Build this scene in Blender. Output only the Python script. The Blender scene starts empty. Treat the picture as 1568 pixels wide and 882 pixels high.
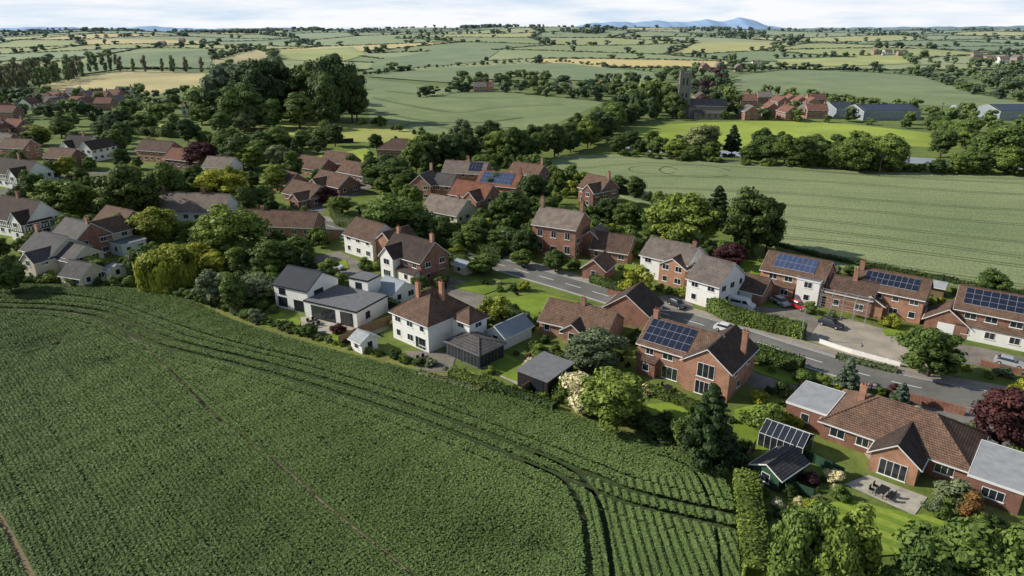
import bpy, math, random
import numpy as np
from mathutils import Vector
R=random.Random(11)
RNG=np.random.default_rng(5)
scene=bpy.context.scene
COL=scene.collection
# ------------------------------------------------------------------ survey model
CH=50.0; FP=1045.0; TP=0.38
PIT=math.atan(TP); CP=math.cos(PIT); SP=math.sin(PIT)
def sst(a,b,x):
    t=min(1,max(0,(x-a)/(b-a))); return t*t*(3-2*t)
def terr(x,y):
    if y<520: return 0.0
    r=x/max(y,1)
    A=40+11*math.exp(-((r-0.07)/0.3)**2)
    h=A*sst(520,2200,y)
    u=4.0*math.sin(x/170+1)*math.sin(y/230)+3*math.sin(x/95+y/150)
    h+=u*sst(560,1100,y)
    h-=(h-16)*sst(2350,4300,y)
    return h
def G(u,v):
    """ground point (world metres) surveyed from the photograph"""
    a=(u-784)/FP; b=(441-v)/FP
    dx,dy,dz=a,CP+b*SP,-SP+b*CP
    if v>150:
        t=-CH/dz; return (dx*t,dy*t)
    t=300.0; p=t
    while t<5000:
        if CH+dz*t<terr(dx*t,dy*t): break
        p=t; t*=1.006
    for _ in range(12):
        m=(p+t)/2
        if CH+dz*m<terr(dx*m,dy*m): t=m
        else: p=m
    return (dx*t,dy*t)
def depth(x,y,z=0): return y*CP-(z-CH)*SP
def hgt(y,vt,z0=0):
    b=(441-vt)/FP
    return y*(b*CP-SP)/(CP+b*SP)+CH-z0
# ------------------------------------------------------------------ materials
def haze_group():  # aerial haze painted into base colours, growing with distance from the origin
    g=bpy.data.node_groups.new('painted_haze','ShaderNodeTree')
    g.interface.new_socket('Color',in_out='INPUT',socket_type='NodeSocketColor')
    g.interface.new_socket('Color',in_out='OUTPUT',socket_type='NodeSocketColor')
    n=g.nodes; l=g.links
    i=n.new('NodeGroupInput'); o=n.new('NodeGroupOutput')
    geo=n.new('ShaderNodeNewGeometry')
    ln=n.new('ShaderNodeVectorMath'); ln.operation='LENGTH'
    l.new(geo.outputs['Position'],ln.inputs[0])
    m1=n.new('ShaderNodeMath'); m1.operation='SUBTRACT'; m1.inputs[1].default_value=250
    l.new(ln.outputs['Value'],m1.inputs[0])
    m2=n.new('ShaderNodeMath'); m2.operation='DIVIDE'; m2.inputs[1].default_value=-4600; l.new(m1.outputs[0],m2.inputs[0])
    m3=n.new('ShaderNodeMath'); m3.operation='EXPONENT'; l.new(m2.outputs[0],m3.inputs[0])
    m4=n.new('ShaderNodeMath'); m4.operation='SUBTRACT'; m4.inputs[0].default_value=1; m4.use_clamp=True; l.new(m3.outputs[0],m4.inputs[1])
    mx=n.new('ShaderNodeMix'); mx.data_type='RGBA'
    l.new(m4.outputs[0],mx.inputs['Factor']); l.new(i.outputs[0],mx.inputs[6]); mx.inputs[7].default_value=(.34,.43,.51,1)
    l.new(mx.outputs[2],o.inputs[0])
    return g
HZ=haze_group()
MATS={}
def newmat(name):
    m=bpy.data.materials.new(name); m.use_nodes=True
    nt=m.node_tree; nt.nodes.clear(); MATS[name]=m
    return m,nt,nt.nodes,nt.links
def fin(nt,colsock,rough=.85,spec=.15,metal=0,bump=None,trans=0,bstr=.5,bdist=.1):
    n=nt.nodes; l=nt.links
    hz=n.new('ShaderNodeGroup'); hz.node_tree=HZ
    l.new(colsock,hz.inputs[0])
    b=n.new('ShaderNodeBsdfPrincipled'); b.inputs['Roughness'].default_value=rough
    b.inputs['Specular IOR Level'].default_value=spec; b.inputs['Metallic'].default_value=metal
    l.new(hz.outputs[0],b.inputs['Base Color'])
    if bump is not None:
        bp=n.new('ShaderNodeBump'); bp.inputs['Strength'].default_value=bstr; bp.inputs['Distance'].default_value=bdist
        l.new(bump,bp.inputs['Height']); l.new(bp.outputs[0],b.inputs['Normal'])
    o=n.new('ShaderNodeOutputMaterial')
    if trans>0:
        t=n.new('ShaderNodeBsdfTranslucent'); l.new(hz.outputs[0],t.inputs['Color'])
        mx=n.new('ShaderNodeMixShader'); mx.inputs[0].default_value=trans
        l.new(b.outputs[0],mx.inputs[1]); l.new(t.outputs[0],mx.inputs[2]); l.new(mx.outputs[0],o.inputs[0])
    else: l.new(b.outputs[0],o.inputs[0])
def c4(c): return (c[0],c[1],c[2],1)
def noise(n,l,vec,scale,detail=4,rough=.6):
    t=n.new('ShaderNodeTexNoise'); t.inputs['Scale'].default_value=scale; t.inputs['Detail'].default_value=detail; t.inputs['Roughness'].default_value=rough
    l.new(vec,t.inputs['Vector']); return t.outputs['Fac']
def ramp(n,l,fac,stops):
    r=n.new('ShaderNodeValToRGB'); e=r.color_ramp.elements
    while len(e)<len(stops): e.new(.5)
    for k,(p,c) in enumerate(stops): e[k].position=p; e[k].color=c4(c)
    l.new(fac,r.inputs[0]); return r.outputs[0]
def mixc(n,l,fac,a,b,mode='MIX'):
    m=n.new('ShaderNodeMix'); m.data_type='RGBA'; m.blend_type=mode
    if isinstance(fac,(int,float)): m.inputs['Factor'].default_value=fac
    else: l.new(fac,m.inputs['Factor'])
    for s,v in ((6,a),(7,b)):
        if isinstance(v,tuple): m.inputs[s].default_value=c4(v)
        else: l.new(v,m.inputs[s])
    return m.outputs[2]
def flat(name,c1,c2=None,scale=2.0,rough=.85,spec=.15,metal=0,world=False,scale2=None,bstr=.3,bd=.05):
    m,nt,n,l=newmat(name)
    if c2 is None: c2=tuple(x*.75 for x in c1)
    if world: v=n.new('ShaderNodeNewGeometry').outputs['Position']
    else: v=n.new('ShaderNodeTexCoord').outputs['Object']
    f=noise(n,l,v,scale,6,.65)
    col=ramp(n,l,f,[(.3,c1),(.7,c2)])
    if scale2:
        f2=noise(n,l,v,scale2,3,.5)
        k=ramp(n,l,f2,[(.3,(.72,.74,.7)),(.7,(1.2,1.18,1.1))])
        col=mixc(n,l,1.0,col,k,'MULTIPLY')
    fin(nt,col,rough,spec,metal,bump=f,bstr=bstr,bdist=bd)
    return m
def brickm(name,c1,c2,mort,bw=.23,bh=.075,rough=.85,bs=.5,patch=.6):
    m,nt,n,l=newmat(name)
    tc=n.new('ShaderNodeTexCoord').outputs['Object']
    s=n.new('ShaderNodeSeparateXYZ'); l.new(tc,s.inputs[0])
    a=n.new('ShaderNodeMath'); a.operation='ADD'; l.new(s.outputs[0],a.inputs[0]); l.new(s.outputs[1],a.inputs[1])
    c=n.new('ShaderNodeCombineXYZ'); l.new(a.outputs[0],c.inputs[0]); l.new(s.outputs[2],c.inputs[1])
    b=n.new('ShaderNodeTexBrick'); l.new(c.outputs[0],b.inputs['Vector'])
    b.inputs['Scale'].default_value=1; b.inputs['Brick Width'].default_value=bw; b.inputs['Row Height'].default_value=bh
    b.inputs['Mortar Size'].default_value=bh*.12; b.inputs['Color1'].default_value=c4(c1); b.inputs['Color2'].default_value=c4(c2); b.inputs['Mortar'].default_value=c4(mort)
    f=noise(n,l,tc,patch,5,.7)
    k=ramp(n,l,f,[(.25,(.58,.60,.60)),(.5,(1,1,1)),(.78,(1.4,1.34,1.24))])
    col=mixc(n,l,1.0,b.outputs['Color'],k,'MULTIPLY')
    oi=n.new('ShaderNodeObjectInfo')
    k2=ramp(n,l,oi.outputs['Random'],[(0,(.80,.80,.82)),(1,(1.22,1.16,1.1))])
    col=mixc(n,l,1.0,col,k2,'MULTIPLY')
    inv=n.new('ShaderNodeMath'); inv.operation='SUBTRACT'; inv.inputs[0].default_value=1; l.new(b.outputs['Fac'],inv.inputs[1])
    fin(nt,col,rough,.2,bump=inv.outputs[0],bstr=bs,bdist=.03)
    return m
def leafm(name,dk,lt,trans=.22,hue=.25):
    m,nt,n,l=newmat(name)
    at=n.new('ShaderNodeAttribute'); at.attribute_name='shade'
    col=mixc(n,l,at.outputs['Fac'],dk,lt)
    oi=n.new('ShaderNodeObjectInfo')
    if hue:
        k=ramp(n,l,oi.outputs['Random'],[(0,(1-hue,1-hue*.8,1-hue*.5)),(.5,(1,1,1)),(1,(1+hue*1.2,1+hue*.7,1))])
        col=mixc(n,l,1.0,col,k,'MULTIPLY')
    fin(nt,col,.6,.15,trans=trans)
    return m
leafm('leaf_dark',(.015,.029,.009),(.100,.152,.040))
leafm('leaf_mid',(.020,.040,.010),(.155,.225,.052))
leafm('leaf_light',(.032,.060,.013),(.225,.310,.066))
leafm('leaf_yellow',(.07,.09,.010),(.40,.43,.06))
leafm('leaf_pale',(.045,.066,.028),(.26,.31,.15))
leafm('leaf_copper',(.018,.009,.010),(.125,.05,.05),hue=.1)
leafm('leaf_conifer',(.009,.022,.009),(.070,.115,.040))
leafm('leaf_blue',(.03,.052,.04),(.19,.26,.19))
leafm('leaf_brown',(.045,.042,.016),(.20,.195,.08))
leafm('blossom',(.16,.18,.06),(.85,.80,.52))
leafm('leaf_rust',(.08,.04,.012),(.42,.22,.07))
flat('bark',(.09,.065,.045),(.05,.038,.028),6)
brickm('brick_red',(.33,.135,.085),(.235,.092,.062),(.35,.28,.23))
brickm('brick_orange',(.43,.205,.125),(.33,.15,.092),(.40,.33,.27))
brickm('brick_dark',(.23,.098,.07),(.165,.072,.053),(.27,.21,.18))
flat('render_white',(.84,.82,.77),(.76,.74,.69),.8)
flat('render_cream',(.62,.55,.42),(.53,.47,.36),.8)
flat('stone_grey',(.27,.245,.215),(.17,.155,.14),1.5)
brickm('tile_brown',(.215,.135,.095),(.145,.092,.068),(.055,.04,.032),.3,.17,bs=.9)
brickm('tile_dark',(.100,.072,.060),(.070,.053,.047),(.033,.027,.024),.3,.17,bs=.9)
brickm('tile_red',(.31,.135,.085),(.23,.10,.068),(.09,.045,.033),.3,.17,bs=.9)
brickm('tile_grey',(.27,.225,.19),(.20,.17,.15),(.10,.085,.078),.3,.17,bs=.9)
brickm('slate',(.135,.125,.12),(.10,.095,.095),(.045,.043,.045),.3,.17,rough=.75,bs=.9)
flat('metal_dark',(.042,.048,.058),(.034,.038,.046),.5,rough=.7,spec=.2)
flat('metal_grey',(.30,.33,.36),(.24,.27,.30),.5,rough=.6,spec=.3)
flat('flat_felt',(.20,.20,.205),(.14,.14,.145),1.2)
flat('flat_pale',(.40,.41,.42),(.28,.29,.30),.8)
flat('white_trim',(.80,.80,.78),(.72,.72,.70),1,rough=.5)
flat('dark_trim',(.03,.03,.033),(.02,.02,.022),1,rough=.5)
flat('glass',(.03,.037,.045),(.018,.02,.026),.6,rough=.06,spec=.9)
flat('solar_cell',(.018,.024,.045),(.012,.016,.032),.8,rough=.14,spec=.8)
flat('solar_blue',(.06,.085,.16),(.04,.06,.12),.8,rough=.14,spec=.8)
flat('solar_frame',(.45,.46,.48),None,1,rough=.4)
flat('wood_dark',(.035,.03,.028),(.02,.018,.017),3)
flat('wood_fence',(.26,.17,.10),(.17,.115,.07),3)
flat('wood_green',(.045,.10,.06),(.03,.07,.045),3)
flat('door_wood',(.12,.05,.03),None,2)
flat('tarmac',(.205,.197,.188),(.16,.153,.147),1.4,world=True,scale2=.12)
flat('driveway',(.27,.24,.21),(.18,.16,.145),2,world=True,scale2=.3)
flat('gravel',(.44,.385,.32),(.32,.28,.23),3,world=True,scale2=.25)
flat('paving',(.50,.46,.40),(.38,.35,.30),1.5,world=True,scale2=.5)
flat('pavement',(.38,.33,.285),(.29,.255,.22),1.5,world=True,scale2=.2)
flat('kerb',(.42,.40,.38),None,2,world=True)
flat('road_paint',(.8,.8,.77),(.65,.65,.62),3,world=True)
flat('lawn',(.225,.31,.042),(.165,.24,.032),.8,world=True,scale2=.15)
flat('lawn_far',(.35,.43,.065),(.28,.35,.055),.06,world=True,scale2=.02)
flat('rough_grass',(.24,.24,.075),(.15,.17,.045),.5,world=True,scale2=.1,bstr=.8,bd=.3)
flat('golden',(.58,.48,.22),(.49,.41,.18),.03,world=True,scale2=.01)
flat('yellowgreen',(.44,.45,.13),(.35,.37,.10),.03,world=True,scale2=.01)
flat('soil',(.28,.21,.13),(.15,.135,.065),1.5,world=True)
flat('track_dark',(.050,.066,.026),(.036,.048,.02),1.0,world=True)
flat('track_far',(.115,.140,.060),(.09,.115,.05),.5,world=True)
flat('crop_under',(.070,.105,.034),(.052,.080,.026),1.2,world=True,bstr=1,bd=.3)
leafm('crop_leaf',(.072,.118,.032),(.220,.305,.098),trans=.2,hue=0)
flat('flag_white',(.8,.8,.8),None,1); flat('flag_red',(.6,.03,.03),None,1)
flat('rubber',(.02,.02,.02),None,1)
for nm,c in (('car_silver',(.42,.43,.45)),('car_white',(.75,.75,.75)),('car_red',(.45,.02,.03)),('car_dark',(.03,.035,.045)),('car_blue',(.05,.10,.22))):
    flat(nm,c,tuple(x*.95 for x in c),1,rough=.25,spec=.6)
def stripe_lawn():
    m,nt,n,l=newmat('lawn_striped')
    v=n.new('ShaderNodeNewGeometry').outputs['Position']
    w=n.new('ShaderNodeTexWave'); w.inputs['Scale'].default_value=.16; w.inputs['Distortion'].default_value=.4; w.inputs['Detail'].default_value=2
    mp=n.new('ShaderNodeMapping'); mp.inputs['Rotation'].default_value=(0,0,math.radians(-50)); l.new(v,mp.inputs[0]); l.new(mp.outputs[0],w.inputs['Vector'])
    c=ramp(n,l,w.outputs['Fac'],[(.4,(.17,.25,.036)),(.6,(.255,.335,.055))])
    f=noise(n,l,v,1.5,5); k=ramp(n,l,f,[(.3,(.8,.8,.8)),(.7,(1.2,1.15,1.1))])
    fin(nt,mixc(n,l,1.0,c,k,'MULTIPLY'),.9,.1,bump=f)
stripe_lawn()
def cropfar(name,c1,c2,ang,sp=1.6):
    m,nt,n,l=newmat(name)
    v=n.new('ShaderNodeNewGeometry').outputs['Position']
    mp=n.new('ShaderNodeMapping'); mp.inputs['Rotation'].default_value=(0,0,math.radians(-ang)); l.new(v,mp.inputs[0])
    mp2=n.new('ShaderNodeMapping'); mp2.inputs['Scale'].default_value=(.05,1/sp,1); l.new(mp.outputs[0],mp2.inputs[0])
    f=noise(n,l,mp2.outputs[0],1.0,5,.65)
    f2=noise(n,l,v,.02,5,.6)
    f3=noise(n,l,v,1.6,3,.6)
    c=ramp(n,l,f,[(.35,c1),(.65,c2)])
    c=mixc(n,l,1.0,c,ramp(n,l,f2,[(.3,(.78,.82,.78)),(.7,(1.2,1.14,1.12))]),'MULTIPLY')
    c=mixc(n,l,1.0,c,ramp(n,l,f3,[(.3,(.72,.72,.72)),(.7,(1.2,1.2,1.2))]),'MULTIPLY')
    fin(nt,c,.9,.1,bump=f3,bstr=.8,bdist=.25)
cropfar('crop_far',(.215,.262,.128),(.270,.318,.160),-14)
cropfar('crop_mid',(.195,.250,.105),(.245,.300,.132),-35,4)
def patchm():
    m,nt,n,l=newmat('farmland')
    at=n.new('ShaderNodeAttribute'); at.attribute_name='fieldcol'
    v=n.new('ShaderNodeNewGeometry').outputs['Position']
    f=noise(n,l,v,.02,6,.65)
    c=mixc(n,l,1.0,at.outputs['Color'],ramp(n,l,f,[(.3,(1.5,1.45,1.35)),(.7,(2.0,1.85,1.75))]),'MULTIPLY')
    fin(nt,c,.9,.1)
patchm()
def groundm():
    m,nt,n,l=newmat('ground_grass')
    v=n.new('ShaderNodeNewGeometry').outputs['Position']
    f=noise(n,l,v,.35,8,.7); f2=noise(n,l,v,.03,5,.6)
    c=ramp(n,l,f,[(.3,(.095,.125,.036)),(.5,(.15,.195,.048)),(.72,(.22,.24,.08))])
    c=mixc(n,l,1.0,c,ramp(n,l,f2,[(.3,(.75,.8,.75)),(.7,(1.25,1.2,1.1))]),'MULTIPLY')
    fin(nt,c,.95,.1,bump=f,bstr=.8,bdist=.3)
groundm()
def waterm():
    m,nt,n,l=newmat('water')
    v=n.new('ShaderNodeNewGeometry').outputs['Position']
    f=noise(n,l,v,.6,4)
    c=ramp(n,l,f,[(.3,(.05,.07,.08)),(.7,(.07,.09,.10))])
    fin(nt,c,.08,.8,bump=f,bstr=.15,bdist=.05)
waterm()
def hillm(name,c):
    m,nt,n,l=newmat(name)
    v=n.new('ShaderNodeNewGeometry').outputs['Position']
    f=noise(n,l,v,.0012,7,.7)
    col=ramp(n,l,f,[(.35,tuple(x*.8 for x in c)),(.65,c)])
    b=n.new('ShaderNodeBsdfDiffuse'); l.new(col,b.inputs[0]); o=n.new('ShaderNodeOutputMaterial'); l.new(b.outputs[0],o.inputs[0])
hillm('hill_blue',(.35,.50,.72)); hillm('hill_near',(.25,.34,.36))  # distance haze put straight into the bluish hill colours
# ------------------------------------------------------------------ mesh helpers
def obj(name,mesh,parent=None,loc=None,rz=0):
    o=bpy.data.objects.new(name,mesh); COL.objects.link(o)
    if parent: o.parent=parent
    if loc: o.location=loc
    o.rotation_euler[2]=rz
    return o
def qmesh(name,V,Q,mats,midx=None,shade=None,smooth=False):
    me=bpy.data.meshes.new(name)
    V=np.asarray(V,dtype=np.float32); Q=np.asarray(Q,dtype=np.int32)
    me.vertices.add(len(V)); me.vertices.foreach_set('co',V.ravel())
    me.loops.add(Q.size); me.loops.foreach_set('vertex_index',Q.ravel())
    me.polygons.add(len(Q)); me.polygons.foreach_set('loop_start',np.arange(0,Q.size,4,dtype=np.int32))
    for m in mats: me.materials.append(MATS[m])
    if midx is not None: me.polygons.foreach_set('material_index',np.asarray(midx,dtype=np.int32))
    if smooth: me.polygons.foreach_set('use_smooth',np.ones(len(Q),dtype=bool))
    me.update(calc_edges=True)
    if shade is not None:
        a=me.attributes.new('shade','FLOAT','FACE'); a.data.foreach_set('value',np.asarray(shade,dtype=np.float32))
    return me
class Buf:
    def __init__(s): s.v=[]; s.f=[]; s.m=[]
    def poly(s,pts,m=0):
        k=len(s.v); s.v+=[tuple(p) for p in pts]; s.f.append(list(range(k,k+len(pts)))); s.m.append(m)
    def box(s,x0,x1,y0,y1,z0,z1,m=0):
        p=[(x0,y0,z0),(x1,y0,z0),(x1,y1,z0),(x0,y1,z0),(x0,y0,z1),(x1,y0,z1),(x1,y1,z1),(x0,y1,z1)]
        k=len(s.v); s.v+=p
        for f in ((3,2,1,0),(4,5,6,7),(0,1,5,4),(1,2,6,5),(2,3,7,6),(3,0,4,7)):
            s.f.append([k+i for i in f]); s.m.append(m)
    def slab(s,pts,th,m=0):
        k=len(s.v); n=len(pts)
        s.v+=[tuple(p) for p in pts]+[(p[0],p[1],p[2]-th) for p in pts]
        s.f.append(list(range(k,k+n))); s.m.append(m)
        s.f.append([k+n+i for i in reversed(range(n))]); s.m.append(m)
        for i in range(n):
            j=(i+1)%n; s.f.append([k+i,k+n+i,k+n+j,k+j]); s.m.append(m)
    def cyl(s,p0,p1,r0,r1,n=8,m=0,cap=True):
        p0=Vector(p0);p1=Vector(p1);d=(p1-p0).normalized()
        a=d.orthogonal().normalized();b=d.cross(a);k=len(s.v)
        for p,r in((p0,r0),(p1,r1)):
            for i in range(n):
                t=2*math.pi*i/n; q=p+a*math.cos(t)*r+b*math.sin(t)*r; s.v.append(tuple(q))
        for i in range(n):
            j=(i+1)%n; s.f.append([k+i,k+j,k+n+j,k+n+i]); s.m.append(m)
        if cap:
            s.f.append([k+n+i for i in range(n)]); s.m.append(m); s.f.append([k+i for i in reversed(range(n))]); s.m.append(m)
    def mesh(s,name,mats):
        me=bpy.data.meshes.new(name); me.from_pydata(s.v,[],s.f)
        for m in mats: me.materials.append(MATS[m])
        for p,i in zip(me.polygons,s.m): p.material_index=i
        me.update(); return me
def inpoly(x,y,P):
    c=False; j=len(P)-1
    for i in range(len(P)):
        xi,yi=P[i]; xj,yj=P[j]
        if (yi>y)!=(yj>y) and x<(xj-xi)*(y-yi)/(yj-yi)+xi: c=not c
        j=i
    return c
def np_inpoly(X,Y,P):
    c=np.zeros(len(X),bool); j=len(P)-1
    for i in range(len(P)):
        xi,yi=P[i]; xj,yj=P[j]
        if yi!=yj:
            c^=((yi>Y)!=(yj>Y))&(X<(xj-xi)*(Y-yi)/(yj-yi)+xi)
        j=i
    return c
def crom(P,seg=6):
    out=[]
    n=len(P)
    for i in range(n-1):
        p0=P[max(i-1,0)];p1=P[i];p2=P[i+1];p3=P[min(i+2,n-1)]
        for k in range(seg):
            t=k/seg
            out.append(tuple(.5*((2*p1[a])+(-p0[a]+p2[a])*t+(2*p0[a]-5*p1[a]+4*p2[a]-p3[a])*t*t+(-p0[a]+3*p1[a]-3*p2[a]+p3[a])*t**3) for a in (0,1)))
    out.append(P[-1]); return out
def offs(P,d):
    out=[]
    for i in range(len(P)):
        a=P[max(i-1,0)];b=P[min(i+1,len(P)-1)]
        dx,dy=b[0]-a[0],b[1]-a[1];L=math.hypot(dx,dy) or 1
        out.append((P[i][0]-dy/L*d,P[i][1]+dx/L*d))
    return out
def GL(pts): return [G(*p) for p in pts]
SHEETS=[]; ZC=[0.02]
def nextz(): ZC[0]+=.004; return ZC[0]
def sheet(name,uv,mat,z=None,world=False,avoid=True,skirt=0):
    P=uv if world else GL(uv)
    if z is None: z=nextz()
    import bmesh
    bm=bmesh.new(); vs=[bm.verts.new((p[0],p[1],0)) for p in P]; f=bm.faces.new(vs)
    if f.normal.z<0: f.normal_flip()
    bmesh.ops.triangulate(bm,faces=bm.faces[:])
    far=max(p[1] for p in P)>500
    if far:
        for _ in range(6):
            e=[e for e in bm.edges if e.calc_length()>45]
            if not e: break
            bmesh.ops.subdivide_edges(bm,edges=e,cuts=1); bmesh.ops.triangulate(bm,faces=[q for q in bm.faces if len(q.verts)>3])
    for v in bm.verts: v.co.z=terr(v.co.x,v.co.y)+z+(.9*sst(480,800,v.co.y) if far else 0)
    bm.normal_update()
    for f in bm.faces:
        if f.normal.z<0: f.normal_flip()
    if skirt:
        for e in [e for e in bm.edges if len(e.link_faces)==1]:
            a,b=e.verts; c=bm.verts.new((a.co.x,a.co.y,a.co.z-skirt)); d=bm.verts.new((b.co.x,b.co.y,b.co.z-skirt)); bm.faces.new((a,b,d,c))
    me=bpy.data.meshes.new(name); bm.to_mesh(me); bm.free(); me.materials.append(MATS[mat])
    obj(name,me)
    if avoid: SHEETS.append(P)
    return P
def strip(name,P,w,mat,z=None,dash=None,off=0,th=0):
    if z is None: z=nextz()
    A=offs(P,off-w/2); B=offs(P,off+w/2); b=Buf(); s=0
    for i in range(len(P)-1):
        L=math.dist(P[i],P[i+1])
        if dash:
            if (s%(dash[0]+dash[1]))>dash[0]: s+=L; continue
        s+=L
        zz=[terr(*q)+z for q in (A[i],A[i+1],B[i+1],B[i])]
        q=[(A[i][0],A[i][1],zz[0]),(A[i+1][0],A[i+1][1],zz[1]),(B[i+1][0],B[i+1][1],zz[2]),(B[i][0],B[i][1],zz[3])]
        if th: b.slab(q,th)
        else: b.poly(q)
    return obj(name,b.mesh(name,[mat]))
def resamp(P,step):
    out=[P[0]]; acc=0
    for i in range(len(P)-1):
        a,b=P[i],P[i+1]; L=math.dist(a,b)
        if L==0: continue
        d=step-acc
        while d<=L:
            t=d/L; out.append((a[0]+(b[0]-a[0])*t,a[1]+(b[1]-a[1])*t)); d+=step
        acc=L-(d-step)
    return out
# ------------------------------------------------------------------ foliage meshes
def cubesphere(n):
    V=[];Q=[]
    for ax in range(3):
        for sg in(-1,1):
            k=len(V)
            for i in range(n+1):
                for j in range(n+1):
                    p=[0,0,0]; p[ax]=sg; p[(ax+1)%3]=-1+2*i/n; p[(ax+2)%3]=-1+2*j/n
                    V.append(p)
            for i in range(n):
                for j in range(n):
                    a=k+i*(n+1)+j; q=[a,a+n+1,a+n+2,a+1]
                    Q.append(q if sg>0 else q[::-1])
    V=np.array(V,float); V/=np.linalg.norm(V,axis=1)[:,None]
    return V,np.array(Q)
CS3=cubesphere(3); CS2=cubesphere(2)
def unit(rng,n):
    v=rng.normal(size=(n,3)); return v/np.linalg.norm(v,axis=1)[:,None]
def leafquads(C,N,S,rng,asp=.65):
    r=unit(rng,len(C)); T=np.cross(N,r); T/=np.linalg.norm(T,axis=1)[:,None]+1e-9; B=np.cross(N,T)
    S=S[:,None]
    V=np.stack([C+T*S,C+B*S*asp,C-T*S,C-B*S*asp],1).reshape(-1,3)
    Q=np.arange(len(C)*4).reshape(-1,4)
    return V,Q
def assemble(cl,nl,ls,rng,core=.74,cs=CS3,flat=.85):
    Vs=[];Qs=[];Sh=[];o=0
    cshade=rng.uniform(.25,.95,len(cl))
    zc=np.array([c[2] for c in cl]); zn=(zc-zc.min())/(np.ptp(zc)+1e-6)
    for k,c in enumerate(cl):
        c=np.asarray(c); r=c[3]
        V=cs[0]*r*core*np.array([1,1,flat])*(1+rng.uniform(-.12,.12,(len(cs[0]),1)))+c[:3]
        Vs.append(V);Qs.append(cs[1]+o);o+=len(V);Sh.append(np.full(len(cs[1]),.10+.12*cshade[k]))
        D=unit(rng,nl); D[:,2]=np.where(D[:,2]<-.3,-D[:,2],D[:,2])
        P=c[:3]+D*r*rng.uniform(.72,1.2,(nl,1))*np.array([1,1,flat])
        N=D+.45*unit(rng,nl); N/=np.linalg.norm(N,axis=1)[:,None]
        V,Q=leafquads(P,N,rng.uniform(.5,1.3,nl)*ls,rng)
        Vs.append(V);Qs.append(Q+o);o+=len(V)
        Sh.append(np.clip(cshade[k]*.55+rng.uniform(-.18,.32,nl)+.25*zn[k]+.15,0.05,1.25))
    return np.concatenate(Vs),np.concatenate(Qs),np.concatenate(Sh)
def trunkpart(H,rad,limbs,rng,top):
    b=Buf()
    b.cyl((0,0,-.3),(0.05,0,H*.3),rad,rad*.7,7,cap=False); b.cyl((.05,0,H*.3),(0,.05,top),rad*.7,rad*.2,7,cap=False)
    for t in limbs: b.cyl((0.03,0,H*(.18+.2*rng.random())),t,rad*.4,rad*.1,5,cap=False)
    return np.array(b.v),np.array(b.f)
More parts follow.
